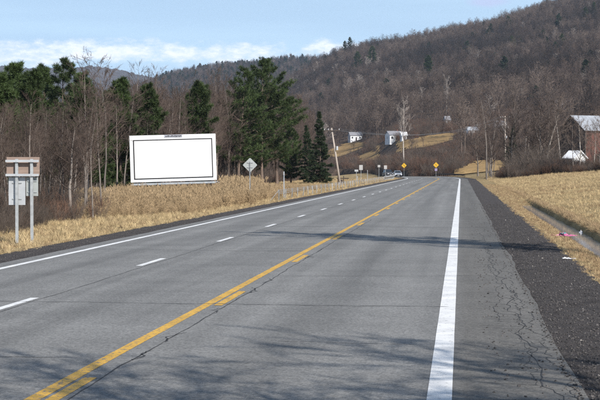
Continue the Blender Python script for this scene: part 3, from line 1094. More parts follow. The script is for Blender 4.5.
for px, py, y, lab in ((320, 110, 235, 'dark spruce tree left of the leaning utility pole'), (309, 124, 246, 'shorter dark spruce beside the larger one near the utility pole'),
                       (511, 125, 330, 'dark evergreen among the bare trees behind the right field')):
    top = at(px, py, y); gz = terrain(top.x, y)
    hgt = 14.2
    set_tree(SPRUCE, 'spruce_tree', lab, 'spruce', (top.x, y, gz), (top.z - gz) / hgt, random.uniform(0, 6.28), 'dark spruces')

# ---- the depth of the left wood
random.seed(5)
P = []
for k in range(2100):
    y = 60 + 330 * random.random() ** .8
    x = edge_x(y) - 1.5 - 46 * random.random() ** 1.1
    if y > 330 and x + curve_off(y) > -24: continue
    if 92 < px_of(x, y) < 232 and y < 130: continue
    P.append(pt(x, y, (2.4 + random.uniform(30, 66) * (.75 if px_of(x, y) < 92 else 1) / FPX * y) / 11.5, random.randrange(4), .04))
scatter('left_woodland', P, MID, 'dense leafless wood filling the left side behind the edge trees', 'woodland')
P = []
for k in range(3600):
    y = 50 + 300 * random.random() ** 1.3
    x = edge_x(y) - .2 - 16 * random.random() ** 1.3
    if (95 < y < 122 and x > -26) or (104 < px_of(x, y) < 232 and y < 128): continue
    P.append(pt(x, y, random.uniform(.25, .7) * (1 + .6 * smooth(80, 200, y)) * (.6 + .4 * smooth(0, -5, x - edge_x(y))), random.choice((0, 0, 1, 1, 2, 2, 3)), .08))
scatter('woodland_thicket', P, SHRUB, 'tangled bare undergrowth along the foot of the left wood', 'thicket')

# ---- forest on the slopes
random.seed(9)


def slope_open(px, y):
    if 325 < px < 458 and y < 830:
        return True
    if 458 <= px < 530 and y < 430:
        return True
    return False


P, S = [], []
while len(P) < 23000:
    y = math.sqrt(random.uniform(405 ** 2, 2250 ** 2))
    px = random.uniform(150, 700)
    x = world_x(px, y)
    z = hill_r(x, y)
    if z < ground_z(x, min(y, 599)) or y < interp(FOOT_R, px) + 8: continue
    q = to_px((x, y, z))
    if any(in_poly(q[0], q[1], m_) for m_ in MEADOWS): continue
    if slope_open(px, y):
        if random.random() < .94: continue
        P.append(pt(x, y, random.uniform(.35, .6), random.randrange(4), .05)); continue
    if y < 800 and 458 < px < 530 and random.random() < .75: continue
    cl = bumps(x, y, 28) + .8 * bumps(y, x, 90) + random.gauss(0, .22)
    k = 1 if cl < -.22 else (2 if cl > .42 else random.choice((0, 3)))
    if random.random() < .012 or (bumps(x + 300, y, 40) > .62 and random.random() < .3): k = 4
    if random.random() < .004 + (.03 if cl < -.5 else 0): k = 5
    P.append(pt(x, y, random.uniform(.6, 1.3) * (.8 + .3 * random.random() ** 3), k, .06))
scatter('hillside_forest', P, FAR + [FAR_PINE], 'leafless purple-brown forest covering the hill on the right', 'forest')
for k in range(6000):
    y = random.uniform(408, 840); px = random.uniform(300, 560); x = world_x(px, y)
    if y < interp(FOOT_R, px) + 3: continue
    z = hill_r(x, y); q = to_px((x, y, z))
    if any(in_poly(q[0], q[1], m_) for m_ in MEADOWS) or any(in_poly(q[0], q[1] - 5, m_) for m_ in MEADOWS): continue
    S.append(pt(x, y, random.uniform(.7, 1.6), random.choice((0, 1, 2, 3, 4)), .08))
scatter('hillside_brush', S, SHRUB, 'low leafless brush on the lower slope below the white houses', 'brush')
P = []
for k in range(15000):
    y = math.sqrt(random.uniform(2300 ** 2, 3350 ** 2)); px = random.uniform(-60, 430); x = world_x(px, y)
    P.append((x, y, hill_m(x, y), 0, 0, random.uniform(0, 6.28), random.uniform(.8, 1.35), random.choice((0, 1, 2, 3, 0, 1, 2, 3, 5)) if random.random() < .95 else 5))
scatter('middle_hill_forest', P, FAR + [FAR_PINE], 'forest on the rounded hill behind the tall pines', 'forest')

# evergreens one can tell apart on the right slope
for k, (px, py, hpx, lab) in enumerate(((561, 50, 9, 'small green pine high on the upper right slope'), (508, 28, 6, 'lone evergreen near the ridge line'), (586, 20, 8, 'evergreen close to the top right corner of the slope'),
                                        (594, 16, 7, 'rightmost evergreen near the ridge'), (358, 70, 8, 'bushy pine on the left shoulder of the right hill'), (372, 66, 9, 'wider pine beside another on the hill\'s left shoulder'),
                                        (427, 80, 9, 'evergreen halfway up the slope above the white house'), (512, 52, 5, 'tiny evergreen on the middle of the upper slope'), (350, 46, 6, 'evergreen standing out on the left ridge line'),
                                        (345, 51, 5, 'lower evergreen on the left end of the ridge line'))):
    b = hit(px, py + 4, 500, 2000)
    hh = hpx * 1.25 / FPX * b.y
    set_tree(FULL_PINE[k % 2], 'pine_tree', lab, 'pine', tuple(b), (24.0 if k in (4, 5, 6) else max(17.0, hh)) / 12.5, k, 'evergreens on the right slope')

# ---- trees behind the right field
random.seed(33)
G_R = 'bare trees behind the right field'


def grey_kind(kd):
    out = []
    for pn, me in kd:
        m2 = me.copy(); m2.materials.clear(); m2.materials.append(M_PALE if pn == 'trunk' else M_TWIG_GREY); out.append((pn, m2))
    return out


for px, py, base, y, kd, lab in ((490, 104, 175, 345, BROAD[0], 'large leafless tree with thick dark trunk at the end of the field'),
                                 (526, 118, 174, 320, BROAD[1], 'spreading leafless tree second from the road behind the field'),
                                 (546, 92, 171, 300, BROAD[2], 'broad leafless tree left of the barn'),
                                 (560, 108, 170, 292, BARE[1], 'upright leafless tree in front of the white shed'),
                                 (594, 120, 169, 262, PALE[1], 'pale leafless tree in front of the red barn'),
                                 (586, 126, 169, 268, BARE[2], 'thin leafless tree at the barn corner'),
                                 (573, 118, 169, 258, BARE[0], 'thin leafless tree directly before the white shed'),
                                 (580, 110, 169, 262, BROAD[1], 'branching leafless tree before the barn gable'),
                                 (600, 104, 168, 255, BROAD[0], 'large leafless tree at the right picture edge before the barn'),
                                 (478, 128, 176, 365, BROAD[2], 'low rounded leafless tree next to the road end'),
                                 (507, 112, 174, 350, BARE[4], 'leafless tree beside the dark evergreen')):
    p = at(px, base, y); gz = terrain(p.x, y); top = at(px, py, y).z
    hgt = max(v.co.z for v in kd[1][1].vertices)
    set_tree(grey_kind(kd) if px in (526, 546, 560, 594, 600, 580) else kd, 'bare_tree', lab, 'tree', (p.x, y, gz), (top - gz) / hgt, random.uniform(0, 6), G_R)
for k in range(46):
    y = random.uniform(290, 400); px = random.uniform(486, 625); x = world_x(px, y)
    if (556 < px and y < 330) or 463 < px < 481 or 495 < px < 506: continue
    want = random.uniform(8, 15)
    kd = random.choice(BROAD + BROAD + BARE)
    set_tree(kd, 'bare_tree', 'leafless tree in the tangled row behind the right field', 'tree', (x, y, terrain(x, y)), want / 12, random.uniform(0, 6.28), 'tangled bare trees behind the right field', (random.gauss(0, .04), random.gauss(0, .04)))
P = []
for k in range(1300):
    px = random.uniform(498, 660)
    y0 = 262 - 40 * smooth(540, 660, px) + 70 * smooth(520, 476, px)
    y = y0 + abs(random.gauss(0, 9)); x = world_x(px, y)
    P.append(pt(x, y, random.uniform(.2, .62) * (1.2 + .9 * bumps(x, y, 5)), random.choice((3, 4, 0, 1, 2, 0)), .08))
for k in range(260):
    px = random.uniform(512, 650); y = random.uniform(268, 350); x = world_x(px, y)
    if 556 < px < 592: continue
    if px > 555 and y > 285: continue
    P.append(pt(x, y, random.uniform(.8, 2.2), random.choice((0, 1, 2, 2)), .1))
scatter('field_edge_brush', P, SHRUB, 'rusty brown brush along the far edge of the right field', 'brush')

# ---- trees to the right of the road just out of the picture: their shadows lie on the asphalt
for x, y, h, kd, lab in ((8.2, 38.6, 18.0, NARROW, 'roadside tree whose shadow crosses the road'), (6.6, 4.5, 13.5, BROAD[0], 'roadside tree shading the foreground asphalt'),
                         (10.4, 6.5, 12.5, BROAD[2], 'second roadside tree shading the paved shoulder'),
                         (3.3, 6.6, 11.8, BROAD[1], 'roadside tree shading the near left lanes')):
    hgt = max(v.co.z for v in kd[1][1].vertices)
    set_tree(kd, 'bare_tree', lab, 'tree', (x, y, ground_z(x, y)), h / hgt, x * 2, None)

# ---- reeds and grass
random.seed(14)
P = []
for k in range(5200):
    y = 72 + 125 * random.random() ** 1.25
    lo = edge_x(y) - 3.0; hi = -13.9 - .5 * bumps(0, y, 3) - 1.2 * smooth(115, 150, y)
    x = hi + (lo - hi) * random.random() ** 1.1
    t = smooth(70, 92, y) * (1 - .6 * smooth(120, 190, y))
    h = t * random.uniform(.42, .66) * (.6 + .4 * smooth(-14, -16.5, x))
    pp = px_of(x, y)
    if 222 < pp < 262: h *= 1.5
    if h < .2: continue
    P.append(pt(x, y, h, random.randrange(3), .06))
scatter('reed_bed', P, REED, 'tall tan dry reeds below and beside the billboard', 'reeds')
P = []
for k in range(15000):                       # strip beside the left shoulder and the field beyond the reeds
    y = 30 + 300 * random.random() ** 1.5
    hi = -12.0 + .25 * bumps(3, y, 1.3); lo = edge_x(y) - 2
    x = hi + (lo - hi) * random.random() ** 1.25
    P.append(pt(x, y, random.uniform(.5, 1.0) * (.6 + .4 * smooth(-12, -13.5, x)) * (1 + .5 * smooth(100, 200, y)), random.choice((0, 0, 1, 3, 3, 2)), .1))
scatter('verge_grass', P, GRASS, 'short straw-coloured grass on the left verge', 'grass')
P = []
for k in range(9000):                        # verge between gravel and ditch on the right
    y = 18 + 190 * random.random() ** 1.6
    x = random.uniform(2.7, 3.8 if y < 104 else 5.0) + .12 * bumps(5, y, 1.1)
    if x < 3.1 and random.random() < .6: continue
    P.append(pt(x - curve_off(y), y, random.uniform(.25, .6), random.choice((0, 2, 3, 3, 2)), .12))
for k in range(30000):                       # the field
    y = 30 + 300 * random.random() ** 1.35
    w = 22 * random.random() ** 1.2
    x = 4.78 + w
    if px_of(x, y) > 690: continue
    pb = bumps(x, y, 2.5) + random.gauss(0, .25)
    P.append(pt(x - curve_off(y), y, random.uniform(.35, .85) * (1 + .4 * smooth(100, 250, y)) * (1.2 if pb > .3 else 1), random.choice((2, 2, 1)) if pb > .3 else random.choice((0, 0, 1, 3)), .12))
for k in range(2600):                        # grass hanging over the ditch bank
    y = 30 + 160 * random.random() ** 1.4
    P.append(pt(4.82 + random.uniform(0, .25), y, random.uniform(.5, .95), random.choice((0, 2, 2)), .25))
scatter('field_grass', P, GRASS, 'dry tawny grass of the right field and ditch bank', 'grass')

# gravel on the shoulders
random.seed(3)
mb = MB()


def pebble(m):
    b = MB()
    b.v = [(0, 0, .5), (.55, 0, 0), (.1, .5, .05), (-.5, .1, 0), (0, -.45, .04), (0, 0, -.3)]
    b.f = [(0, 1, 2), (0, 2, 3), (0, 3, 4), (0, 4, 1), (5, 2, 1), (5, 3, 2), (5, 4, 3), (5, 1, 4)]
    return b.mesh('pebble', m)


M_PEB = [mat('dark_stone', (.05, .047, .047), .9, .3, 20, rnd=.4), mat('mid_stone', (.095, .088, .084), .9, .3, 20, rnd=.4), mat('light_stone', (.26, .24, .22), .9, .3, 20, rnd=.3)]
PEB = [proto_object('pebble_%d' % k, pebble(M_PEB[k])) for k in range(3)]
P = []
for k in range(15000):
    y = 15 + 85 * random.random() ** 1.7
    x = random.uniform(1.15, 2.9) if random.random() < .96 else random.uniform(.3, 1.2)
    z = 0.002 if x < 1.22 else -.010
    if x > 2.7: z = ground_z(x, y) + .005
    P.append((x, y, z, random.uniform(0, 1), random.uniform(0, 1), random.uniform(0, 6), random.uniform(.012, .042) * (1.5 if random.random() < .06 else 1), random.choices((0, 1, 2), (8, 5, .15))[0]))
for k in range(3000):
    y = 32 + 70 * random.random() ** 1.3
    P.append((random.uniform(-12.1, -10.9), y, -.008, random.uniform(0, 1), random.uniform(0, 1), 0, random.uniform(.012, .035), random.choice((0, 0, 1, 1))))
scatter('loose_gravel', P, PEB, 'loose dark gravel on the road shoulders', 'gravel')

# ------------------------------------------------------------------ objects
M_GALV = mat('galvanised_steel', (.40, .42, .43), .5, .15, 8, metal=.35, rnd=.1)
M_SIGNBACK = mat('aluminium_sign_back', (.47, .49, .51), .5, .08, 3, metal=.3)
M_SIGNBACK2 = mat('dull_sign_back', (.36, .385, .38), .6, .08, 3, metal=.2)
M_BROWN = mat('brown_board', (.27, .20, .165), .8, .12, 4, stretch=(1, 1, 4))
M_PANEL = mat('white_billboard_sheet', (.80, .81, .82), .55, .02, .8)
M_BORDER = mat('white_billboard_frame', (.74, .75, .77), .5, .04, 1.5)
M_BLACK = mat('black_trim', (.018, .018, .019), .6, .1, 3)
M_STEELGREY = mat('weathered_steel', (.30, .33, .36), .6, .2, 4)
M_DARKWOOD = mat('dark_timber', (.07, .055, .045), .9, .3, 6, stretch=(1, 1, .2))
M_POLE = mat('grey_pole_wood', (.36, .31, .27), .9, .2, 6, stretch=(1, 1, .1))
M_YSIGN = mat('yellow_sign_sheet', (.62, .37, .03), .5, .05, 3)
M_BLUEPLATE = mat('violet_plate', (.26, .22, .36), .6, .1, 3)
M_WSIGN = mat('white_sign_sheet', (.42, .42, .42), .5, .06, 3)
M_INS = mat('insulator', (.5, .5, .52), .3, .1, 3)


def i_post(mb, x, y, z0, z1, w=.10):
    mb.box((x, y - w * .42, (z0 + z1) / 2), (w, .012, z1 - z0))
    mb.box((x, y + w * .42, (z0 + z1) / 2), (w, .012, z1 - z0))
    mb.box((x, y, (z0 + z1) / 2), (.012, w * .82, z1 - z0 - .002))


# ---- two-post route sign seen from behind
def route_sign():
    base = hit(25, 244)
    D = base.y; k = D / FPX
    gz = base.z
    t = thing('route_sign', 'two-post road sign seen from behind, brown board above grey panels, on left verge', 'road sign', (base.x, D, gz), R(4))
    zt = lambda py: at(25, py, D).z - gz
    for px in (16.8, 32.2):
        xo = (px - 25) * k
        mb = MB(); i_post(mb, xo, 0, -.4, zt(159), .085); mb.build('post', M_GALV, t)
        MB().box((xo, 0, .0), (.34, .30, .05)).build('footing', M_GRAVEL, t)
    MB().box(((22.8 - 25) * k, .09, (zt(157) + zt(175.5)) / 2), (34 * k, .02, zt(157) - zt(175.5))).build('brown_board', M_BROWN, t)
    for py in (161, 175):
        mb = MB(); zz = zt(py)
        mb.box(((22.8 - 25) * k, -.075, zz), (34.2 * k, .03, .075)).box(((22.8 - 25) * k, -.05, zz + .03), (34.2 * k, .05, .012))
        mb.build('cross_rail', M_SIGNBACK, t)
    MB().box(((16.4 - 25) * k, .085, (zt(177.2) + zt(205)) / 2), (17.2 * k, .006, zt(177.2) - zt(205))).build('large_panel', M_SIGNBACK, t)
    MB().box(((32 - 25) * k, .085, (zt(177.2) + zt(196)) / 2), (12.4 * k, .006, zt(177.2) - zt(196))).build('small_panel', M_SIGNBACK2, t)
    for px, py in ((16.4, 183), (16.4, 199), (32, 181), (32, 192)):
        MB().box(((px - 25) * k, .07, zt(py)), (.30, .02, .03)).build('bracket', M_GALV, t)
    for px in (16.8, 32.2):
        for py in (161, 175):
            MB().tube([((px - 25) * k, -.10, zt(py)), ((px - 25) * k, .07, zt(py))], .012, 6).build('bolt', M_GALV, t)


route_sign()


# ---- billboard
def billboard():
    D = 125.0; k = D / FPX
    c = at(174.5, 158, D)
    gz = ground_z(c.x, D)
    t = thing('billboard', 'blank white billboard with thin black border line standing over tall reeds', 'billboard', (c.x, D, gz), R(16))
    t.rotation_euler = (0, -R(1.7), R(16))
    W, H = 86 * k / math.cos(R(10)), 47.2 * k
    zc = c.z - gz
    tilt = R(1.0)
    up = thing_part = MB()
    # sheets of the face
    n = 6
    body = MB().box((0, .10, zc), (W, .18, H)).build('frame', M_BORDER, t, bevel=.02)
    face_w, face_h = W * .895, H * .80
    for i in range(n):
        w = face_w / n
        MB().box((-face_w / 2 + w * (i + .5), -.0, zc - H * .015), (w - .004, .03, face_h)).build('face_panel', M_PANEL, t)
    b = .085
    for nm, cc, ss in (('border_line', (0, -.004, zc - H * .015 + face_h / 2 + b / 2), (face_w + 2 * b, .04, b)), ('border_line', (0, -.004, zc - H * .015 - face_h / 2 - b / 2), (face_w + 2 * b, .04, b)),
                       ('border_line', (-face_w / 2 - b / 2, -.004, zc - H * .015), (b, .04, face_h)), ('border_line', (face_w / 2 + b / 2, -.004, zc - H * .015), (b, .04, face_h))):
        MB().box(cc, ss).build(nm, M_BLACK, t)
    # name plate at the top edge, its letters too small to read
    pl = MB().box((.05, -.01, zc + H / 2 - .10), (1.42, .045, .20)).build('name_plate', mat('name_plate_grey', (.42, .44, .50), .5, .1, 6), t)
    x = -.58
    random.seed(4)
    while x < .66:
        w = random.uniform(.05, .10)
        MB().box((x + w / 2, -.038, zc + H / 2 - .10 + random.uniform(-.01, .01)), (w, .012, random.uniform(.08, .13))).build('mark', M_BLACK, pl)
        x += w + .03
    # catwalk
    cw = MB()
    cw.box((.12, -.45, zc - H / 2 - .16), (W + .25, .75, .05))
    cw.box((.12, -.84, zc - H / 2 - .15), (W + .25, .04, .16))
    cw.build('catwalk', M_STEELGREY, t)
    for i in range(5):
        xx = -W / 2 + .5 + i * (W - 1) / 4
        MB().box((xx, -.25, zc - H / 2 - .24), (.07, 1.0, .08)).build('catwalk_bracket', M_BLACK, t)
    for xx in (-W / 2 + .55, -W / 6, W / 6, W / 2 - .55):
        mb = MB(); i_post(mb, xx, .36, -.6, zc + H / 2 - .15, .26); mb.build('post', M_DARKWOOD, t)
    for j in range(3):
        MB().box((0, .22, zc - H * .35 + j * H * .35), (W - .2, .08, .12)).build('stringer', M_DARKWOOD, t)
    for xx in (-W / 2 + .55, -W / 6, W / 6, W / 2 - .55):
        MB().tube([(xx, .5, zc + H * .2), (xx, 2.6, -.4)], .06, 6).build('back_stay', M_DARKWOOD, t)


billboard()


# ---- diamond signs
def diamond_sign(px, py_c, base_py, half, front, label, extra=None, y=None):
    base = hit(px, base_py) if y is None else Vector((at(px, base_py, y).x, y, terrain(at(px, base_py, y).x, y)))
    D = base.y; k = D / FPX
    zc = at(px, py_c, D).z - base.z
    r = half * k
    t = thing('diamond_sign', label, 'road sign', tuple(base), R(5))
    mb = MB()
    pts = []
    for q in range(4):                                  # rounded corners
        a0 = math.pi / 2 * q
        c0 = Vector((math.cos(a0), math.sin(a0))) * (r - .08)
        for j in range(-2, 3):
            a = a0 + j * R(20)
            pts.append((c0.x + .06 * math.cos(a), c0.y + .06 * math.sin(a) + zc))
    yy = -.05 if front else .045
    mb.prism(pts, 'y', yy, yy + .004)
    mb.build('sign_plate', M_YSIGN if front else M_SIGNBACK2, t)
    mb = MB()
    mb.box((-.028, 0, (zc + r * .5 - .5) / 2), (.006, .05, zc + r * .5 + .5)).box((.028, 0, (zc + r * .5 - .5) / 2), (.006, .05, zc + r * .5 + .5)).box((0, .028, (zc + r * .5 - .5) / 2), (.062, .006, zc + r * .5 + .5))
    mb.build('post', M_GALV, t)
    if front:
        b = .05
        inner = [(p * .9, (q - zc) * .9 + zc) for p, q in pts]
        MB().tube([(p, yy - .006, q) for p, q in inner] + [(inner[0][0], yy - .006, inner[0][1])], .012, 4, False).build('border', M_BLACK, t)
        ar = MB()
        ar.tube([(.10, yy - .008, zc - .28), (.10, yy - .008, zc - .02), (.05, yy - .008, zc + .07), (-.06, yy - .008, zc + .12)], .035, 4)
        ar.prism([(-.06, zc + .22), (-.22, zc + .10), (-.04, zc + .02)], 'y', yy - .016, yy - .006)
        ar.build('arrow', M_BLACK, t)
    else:
        MB().box((0, .02, zc + r * .32), (r * .75, .03, .05)).build('bracket', M_GALV, t)
        MB().box((0, .02, zc - r * .32), (r * .75, .03, .05)).build('bracket', M_GALV, t)
    for j in (-.3, .3):
        MB().tube([(0, -.06, zc + r * j), (0, .06, zc + r * j)], .012, 6).build('bolt', M_GALV, t)
    if extra:
        zb = zc - r - .42
        MB().box((0, -.05, zb), (.60, .004, .60)).build('lower_plate', extra, t)
    return t


diamond_sign(250, 165, 203, 7.4, False, 'grey back of a diamond warning sign on a post among the reeds')
diamond_sign(404, 165.5, 176, 2.7, True, 'yellow curve warning sign left of the road bend, against brown brush', y=372)
diamond_sign(436, 165, 176.2, 2.9, True, 'yellow curve warning sign with violet plate below, right of the other one', M_BLUEPLATE, y=385)


def post_sign(px, top, bottom, base_py, w, y, m, label, rz=0, panel='sign_plate'):
    p = at(px, base_py, y); gz = terrain(p.x, y); k = y / FPX
    t = thing('post_sign', label, 'road sign', (p.x, y, gz), rz)
    z1, z0 = at(px, top, y).z - gz, at(px, bottom, y).z - gz
    MB().box((0, -.04, (z0 + z1) / 2), (w * k, .006, z1 - z0), ).build(panel, m, t, bevel=.0015)
    mb = MB(); i_post(mb, 0, 0, -.4, z1 - .05, .06); mb.build('post', M_GALV, t)
    for j in (.3, .7):
        MB().tube([(0, -.05, z0 + (z1 - z0) * j), (0, .03, z0 + (z1 - z0) * j)], .012, 6).build('bolt', M_GALV, t)


post_sign(361, 165, 170, 177, 3.6, 285, M_WSIGN, 'small white square sign on a post right of the leaning utility pole')
post_sign(356.4, 169.6, 171.6, 178, 3.6, 270, M_SIGNBACK, 'low grey sign plate left of the small white square sign')
post_sign(379, 165, 167.2, 177, 2.6, 345, M_WSIGN, 'tiny white sign left of the parked cars')
post_sign(385.5, 165.4, 169, 177, 3.0, 350, M_WSIGN, 'white sign directly above the dark car')
# bare marker posts
for px, top, base, lab in ((284, 171.5, 199, 'thin marker post at the near end of the cable guide rail'), (357.4, 176.0, 184.6, 'thin dark post standing in the field right of the timber frame'), (367.5, 170, 182.5, 'dark delineator post at the far end of the golden field')):
    b = hit(px, base)
    t = thing('marker_post', lab, 'post', tuple(b))
    z1 = at(px, top, b.y).z - b.z
    mb = MB(); i_post(mb, 0, 0, -.3, z1, .07); mb.build('post', M_STEELGREY, t)
    MB().box((0, -.045, z1 - .16), (.075, .008, .22)).build('reflector', M_SIGNBACK, t)

# timber frame beside the pole
b = hit(341, 184.5); k = b.y / FPX
t = thing('timber_frame', 'dark timber frame with a crossbar standing right of the utility pole', 'frame', tuple(b), R(3))
for px in (338.0, 343.6):
    MB().box(((px - 341) * k, 0, .45), (.13, .13, 1.5)).build('post', M_DARKWOOD, t, bevel=.01)
MB().box((0.25, -.09, .86), (1.75, .05, .16)).build('crossbar', M_DARKWOOD, t)
MB().box((-.03, .0, .42), (.55, .10, .55)).build('panel', M_DARKWOOD, t, bevel=.02)


# ---- utility pole and its wires
def utility_pole(px_top, py_top, px_b, py_b, y, label):
    p = at(px_b, py_b, y); gz = terrain(p.x, y)
    q = at(px_top, py_top, y)
    t = thing('utility_pole', label, 'pole', (p.x, y, gz))
    dx, h = q.x - p.x, q.z - gz
    MB().tube([(-dx * .1, 0, -.8), (dx * .5, 0, h * .5), (dx, 0, h)], [.15, .13, .10], 10).build('shaft', M_POLE, t, True)
    MB().box((dx * .97, -.14, h - .35), (2.2, .10, .11), ry=-.02).build('crossarm', M_DARKWOOD, t)
    tips = []
    for xx in (-.95, -.45, .95):
        c = (dx * .97 + xx, -.14, h - .29)
        MB().tube([c, (c[0], c[1], c[2] + .10), (c[0], c[1], c[2] + .2)], [.03, .055, .03], 8).build('insulator', M_INS, t)
        tips.append(Vector((p.x + c[0], y + c[1], gz + c[2] + .2)))
    MB().tube([(dx * .6 + .25, -.16, h * .62), (dx * .6 + .25, -.16, h * .62 + .5)], [.16, .16], 10).build('transformer', M_SIGNBACK, t)
    return t, tips


up1, tips1 = utility_pole(331.5, 128, 340.5, 186, 205, 'grey wooden utility pole leaning left beside the golden field')
up2, tips2 = utility_pole(505, 116, 505.5, 168, 345, 'utility pole among the bare trees behind the right field')
for j, (a, b) in enumerate(zip(tips1, tips2)):
    pts = [a.lerp(b, i / 24) + Vector((0, 0, -4 * 2.1 * (i / 24) * (1 - i / 24))) for i in range(25)]
    w = MB().tube(pts, .0055, 4, False).build('power_line', M_STEELGREY)
    tag(w, ('leftmost', 'middle', 'rightmost')[j] + ' power line sagging from the leaning utility pole across the road', 'wire', 'power lines over the road')


# ---- cable guide rail on the left, steel rail beyond it
def guide_rail():
    s = -12.75
    t = thing('cable_guide_rail', 'cable guide rail with pale steel posts along the left shoulder', 'guide rail', (s, 112, 0))
    pm = MB(); i_post(pm, 0, 0, -.5, .72, .065)
    pm.box((-.05, -.05, .62), (.03, .02, .30))
    mesh = pm.mesh('rail_post', mat('weathered_galvanised', (.27, .27, .265), .7, .25, 6, rnd=.3))
    ys = [112 + 4.3 * i for i in range(37)]
    rnd = random.Random(8)
    for y in ys:
        o = link('post', mesh, t, (rnd.uniform(-.04, .04) - curve_off(y), y - 112, ground_z(s, y) * .6), rnd.uniform(-.2, .2))
        o.rotation_euler = (rnd.gauss(0, .03), rnd.gauss(0, .05), rnd.uniform(-.2, .2))
    for z in (.48, .60, .72):
        pts = [(-.06 - curve_off(y), y - 112, z - .06 + rnd.uniform(-.012, .012)) for y in ys]
        MB().tube(pts, .012, 5, False).build('cable', M_GALV, t)
    MB().tube([(0, 0, .70), (-.3, -3.2, -.1)], .014, 5).build('end_cable', M_GALV, t)


guide_rail()


def beam_rail(name, label, s, y0, y1, step, m, flip=1):
    t = thing(name, label, 'guide rail', (s - curve_off(y0), y0, road_z(y0)))
    x0 = s - curve_off(y0)
    ys = [y0 + step * i for i in range(int((y1 - y0) / step) + 1)]
    prof = [(0, .45), (.08, .49), (.08, .54), (0, .585), (0, .615), (.08, .66), (.08, .71), (0, .75)]
    rows = []
    for y in ys:
        rows.append([((s - curve_off(y)) - x0 + p * flip, y - y0, q + road_z(y) - road_z(y0)) for p, q in prof])
    me = grid_mesh('beam', rows, m, False)
    b = link('beam', me, t)
    so = b.modifiers.new('thickness', 'SOLIDIFY'); so.thickness = .006
    for y in ys:
        MB().box(((s - curve_off(y)) - x0 - .10 * flip, y - y0, .2 + road_z(y) - road_z(y0)), (.12, .10, 1.1)).build('post', M_STEELGREY if flip > 0 else M_DARKWOOD, t)


beam_rail('beam_guide_rail', 'pale steel beam guide rail on the left where the road starts to bend', -13.0, 275, 345, 4, M_WSIGN, 1)
beam_rail('beam_guide_rail', 'dark steel beam guide rail on the outside of the bend', 2.5, 352, 430, 4, M_DARKWOOD, -1)


# ---- cars
M_GLASS = mat('car_glass', (.02, .025, .03), .08, .1, 2, spec=.8)
M_TYRE = mat('tyre', (.02, .02, .02), .8, .1, 5)
M_RIM = mat('alloy_rim', (.5, .5, .52), .3, .1, 5, metal=.8)
M_LIGHT = mat('lamp_glass', (.75, .76, .78), .15, .05, 5, spec=.8)
M_RED = mat('red_lamp', (.35, .02, .015), .2, .1, 5)


def car(label, loc, rz, paint, suv=False):
    t = thing('car', label, 'car', loc, rz)
    h = 1.68 if suv else 1.45
    # local: +x forward; side outline
    low = [(-2.2, .35), (-2.22, .75), (-2.1, .92), (-1.6, .97), (.75, .95), (1.75, .86), (2.15, .70), (2.2, .38), (1.85, .30), (-1.9, .30)]
    body = MB().prism(low, 'y', -.86, .86).build('body', paint, t, bevel=.05)
    cab = [(-1.75 if suv else -1.45, .94), (-1.55 if suv else -.95, h - .06), (-.9, h), (.15, h), (.35, h - .06), (1.0, .94)]
    mb = MB()
    n = len(cab)
    for yy, sc in ((-.80, 1), (.80, 1)):
        for p, q in cab:
            in_ = .16 * (q - .94) / (h - .94)
            mb.v.append((p, yy - math.copysign(in_, yy), q))
    mb.f = [tuple(range(n)), tuple(reversed(range(n, 2 * n)))] + [(i, n + i, n + (i + 1) % n, (i + 1) % n) for i in range(n)]
    mb.build('roof', paint, t, bevel=.03)
    # windows, slightly proud of the cabin
    for sgn in (-1, 1):
        for a, b in ((-1.25 if suv else -.95, -.25), (-.17, .70)):
            t0, t1 = 1.0, h - .14
            i0, i1 = .16 * (t0 - .94) / (h - .94), .16 * (t1 - .94) / (h - .94)
            aa = a + .18 if a < -.5 else a
            bb = b - .38 if b > .5 else b
            mb = MB().quad((a, sgn * (.803 - i0), t0), (b, sgn * (.803 - i0), t0), (bb, sgn * (.803 - i1), t1), (aa, sgn * (.803 - i1), t1))
            w = mb.build('side_window', M_GLASS, t)
            so = w.modifiers.new('thickness', 'SOLIDIFY'); so.thickness = .008; so.offset = 0
    MB().quad((1.0, -.68, 1.0), (1.0, .68, 1.0), (.45, .58, h - .09), (.45, -.58, h - .09)).build('windscreen', M_GLASS, t).location = (.02, 0, .02)
    x0, x1 = (-1.75, -1.58) if suv else (-1.45, -1.0)
    MB().quad((x0, .66, 1.02), (x0, -.66, 1.02), (x1, -.58, h - .12), (x1, .58, h - .12)).build('rear_window', M_GLASS, t).location = (-.02, 0, .01)
    for x in (-1.35, 1.38):
        for sgn in (-1, 1):
            w = MB().tube([(x, sgn * .66, .33), (x, sgn * .88, .33)], .33, 18).build('wheel', M_TYRE, t, bevel=.0)
            MB().tube([(x, sgn * .86, .33), (x, sgn * .895, .33)], [.21, .19], 12).build('rim', M_RIM, w)
    for sgn in (-1, 1):
        MB().box((2.13, sgn * .62, .66), (.12, .36, .14)).build('headlight', M_LIGHT, t, bevel=.02)
        MB().box((-2.19, sgn * .66, .78), (.08, .26, .16)).build('tail_lamp', M_RED, t, bevel=.02)
        MB().box((.62, sgn * .92, 1.02), (.14, .16, .11)).build('mirror', paint, t, bevel=.02)
    MB().box((2.19, 0, .50), (.06, 1.1, .16)).build('grille', M_BLACK, t)
    MB().box((2.21, 0, .36), (.05, .5, .11)).build('number_plate', M_WSIGN, t)


M_SILVER = mat('silver_paint', (.36, .39, .44), .25, .03, 2, metal=.4)
M_DARKPAINT = mat('dark_blue_paint', (.03, .035, .05), .25, .05, 2)
p = at(397.5, 176, 372); car('silver car coming round the far bend on the left side', (p.x, 372, road_z(372) + .01), R(-82), M_SILVER)
p = at(388, 175, 392); car('dark car half hidden behind the silver car at the far bend', (p.x, 392, max(terrain(p.x, 392), road_z(392)) + .02), R(-70), M_DARKPAINT, True)


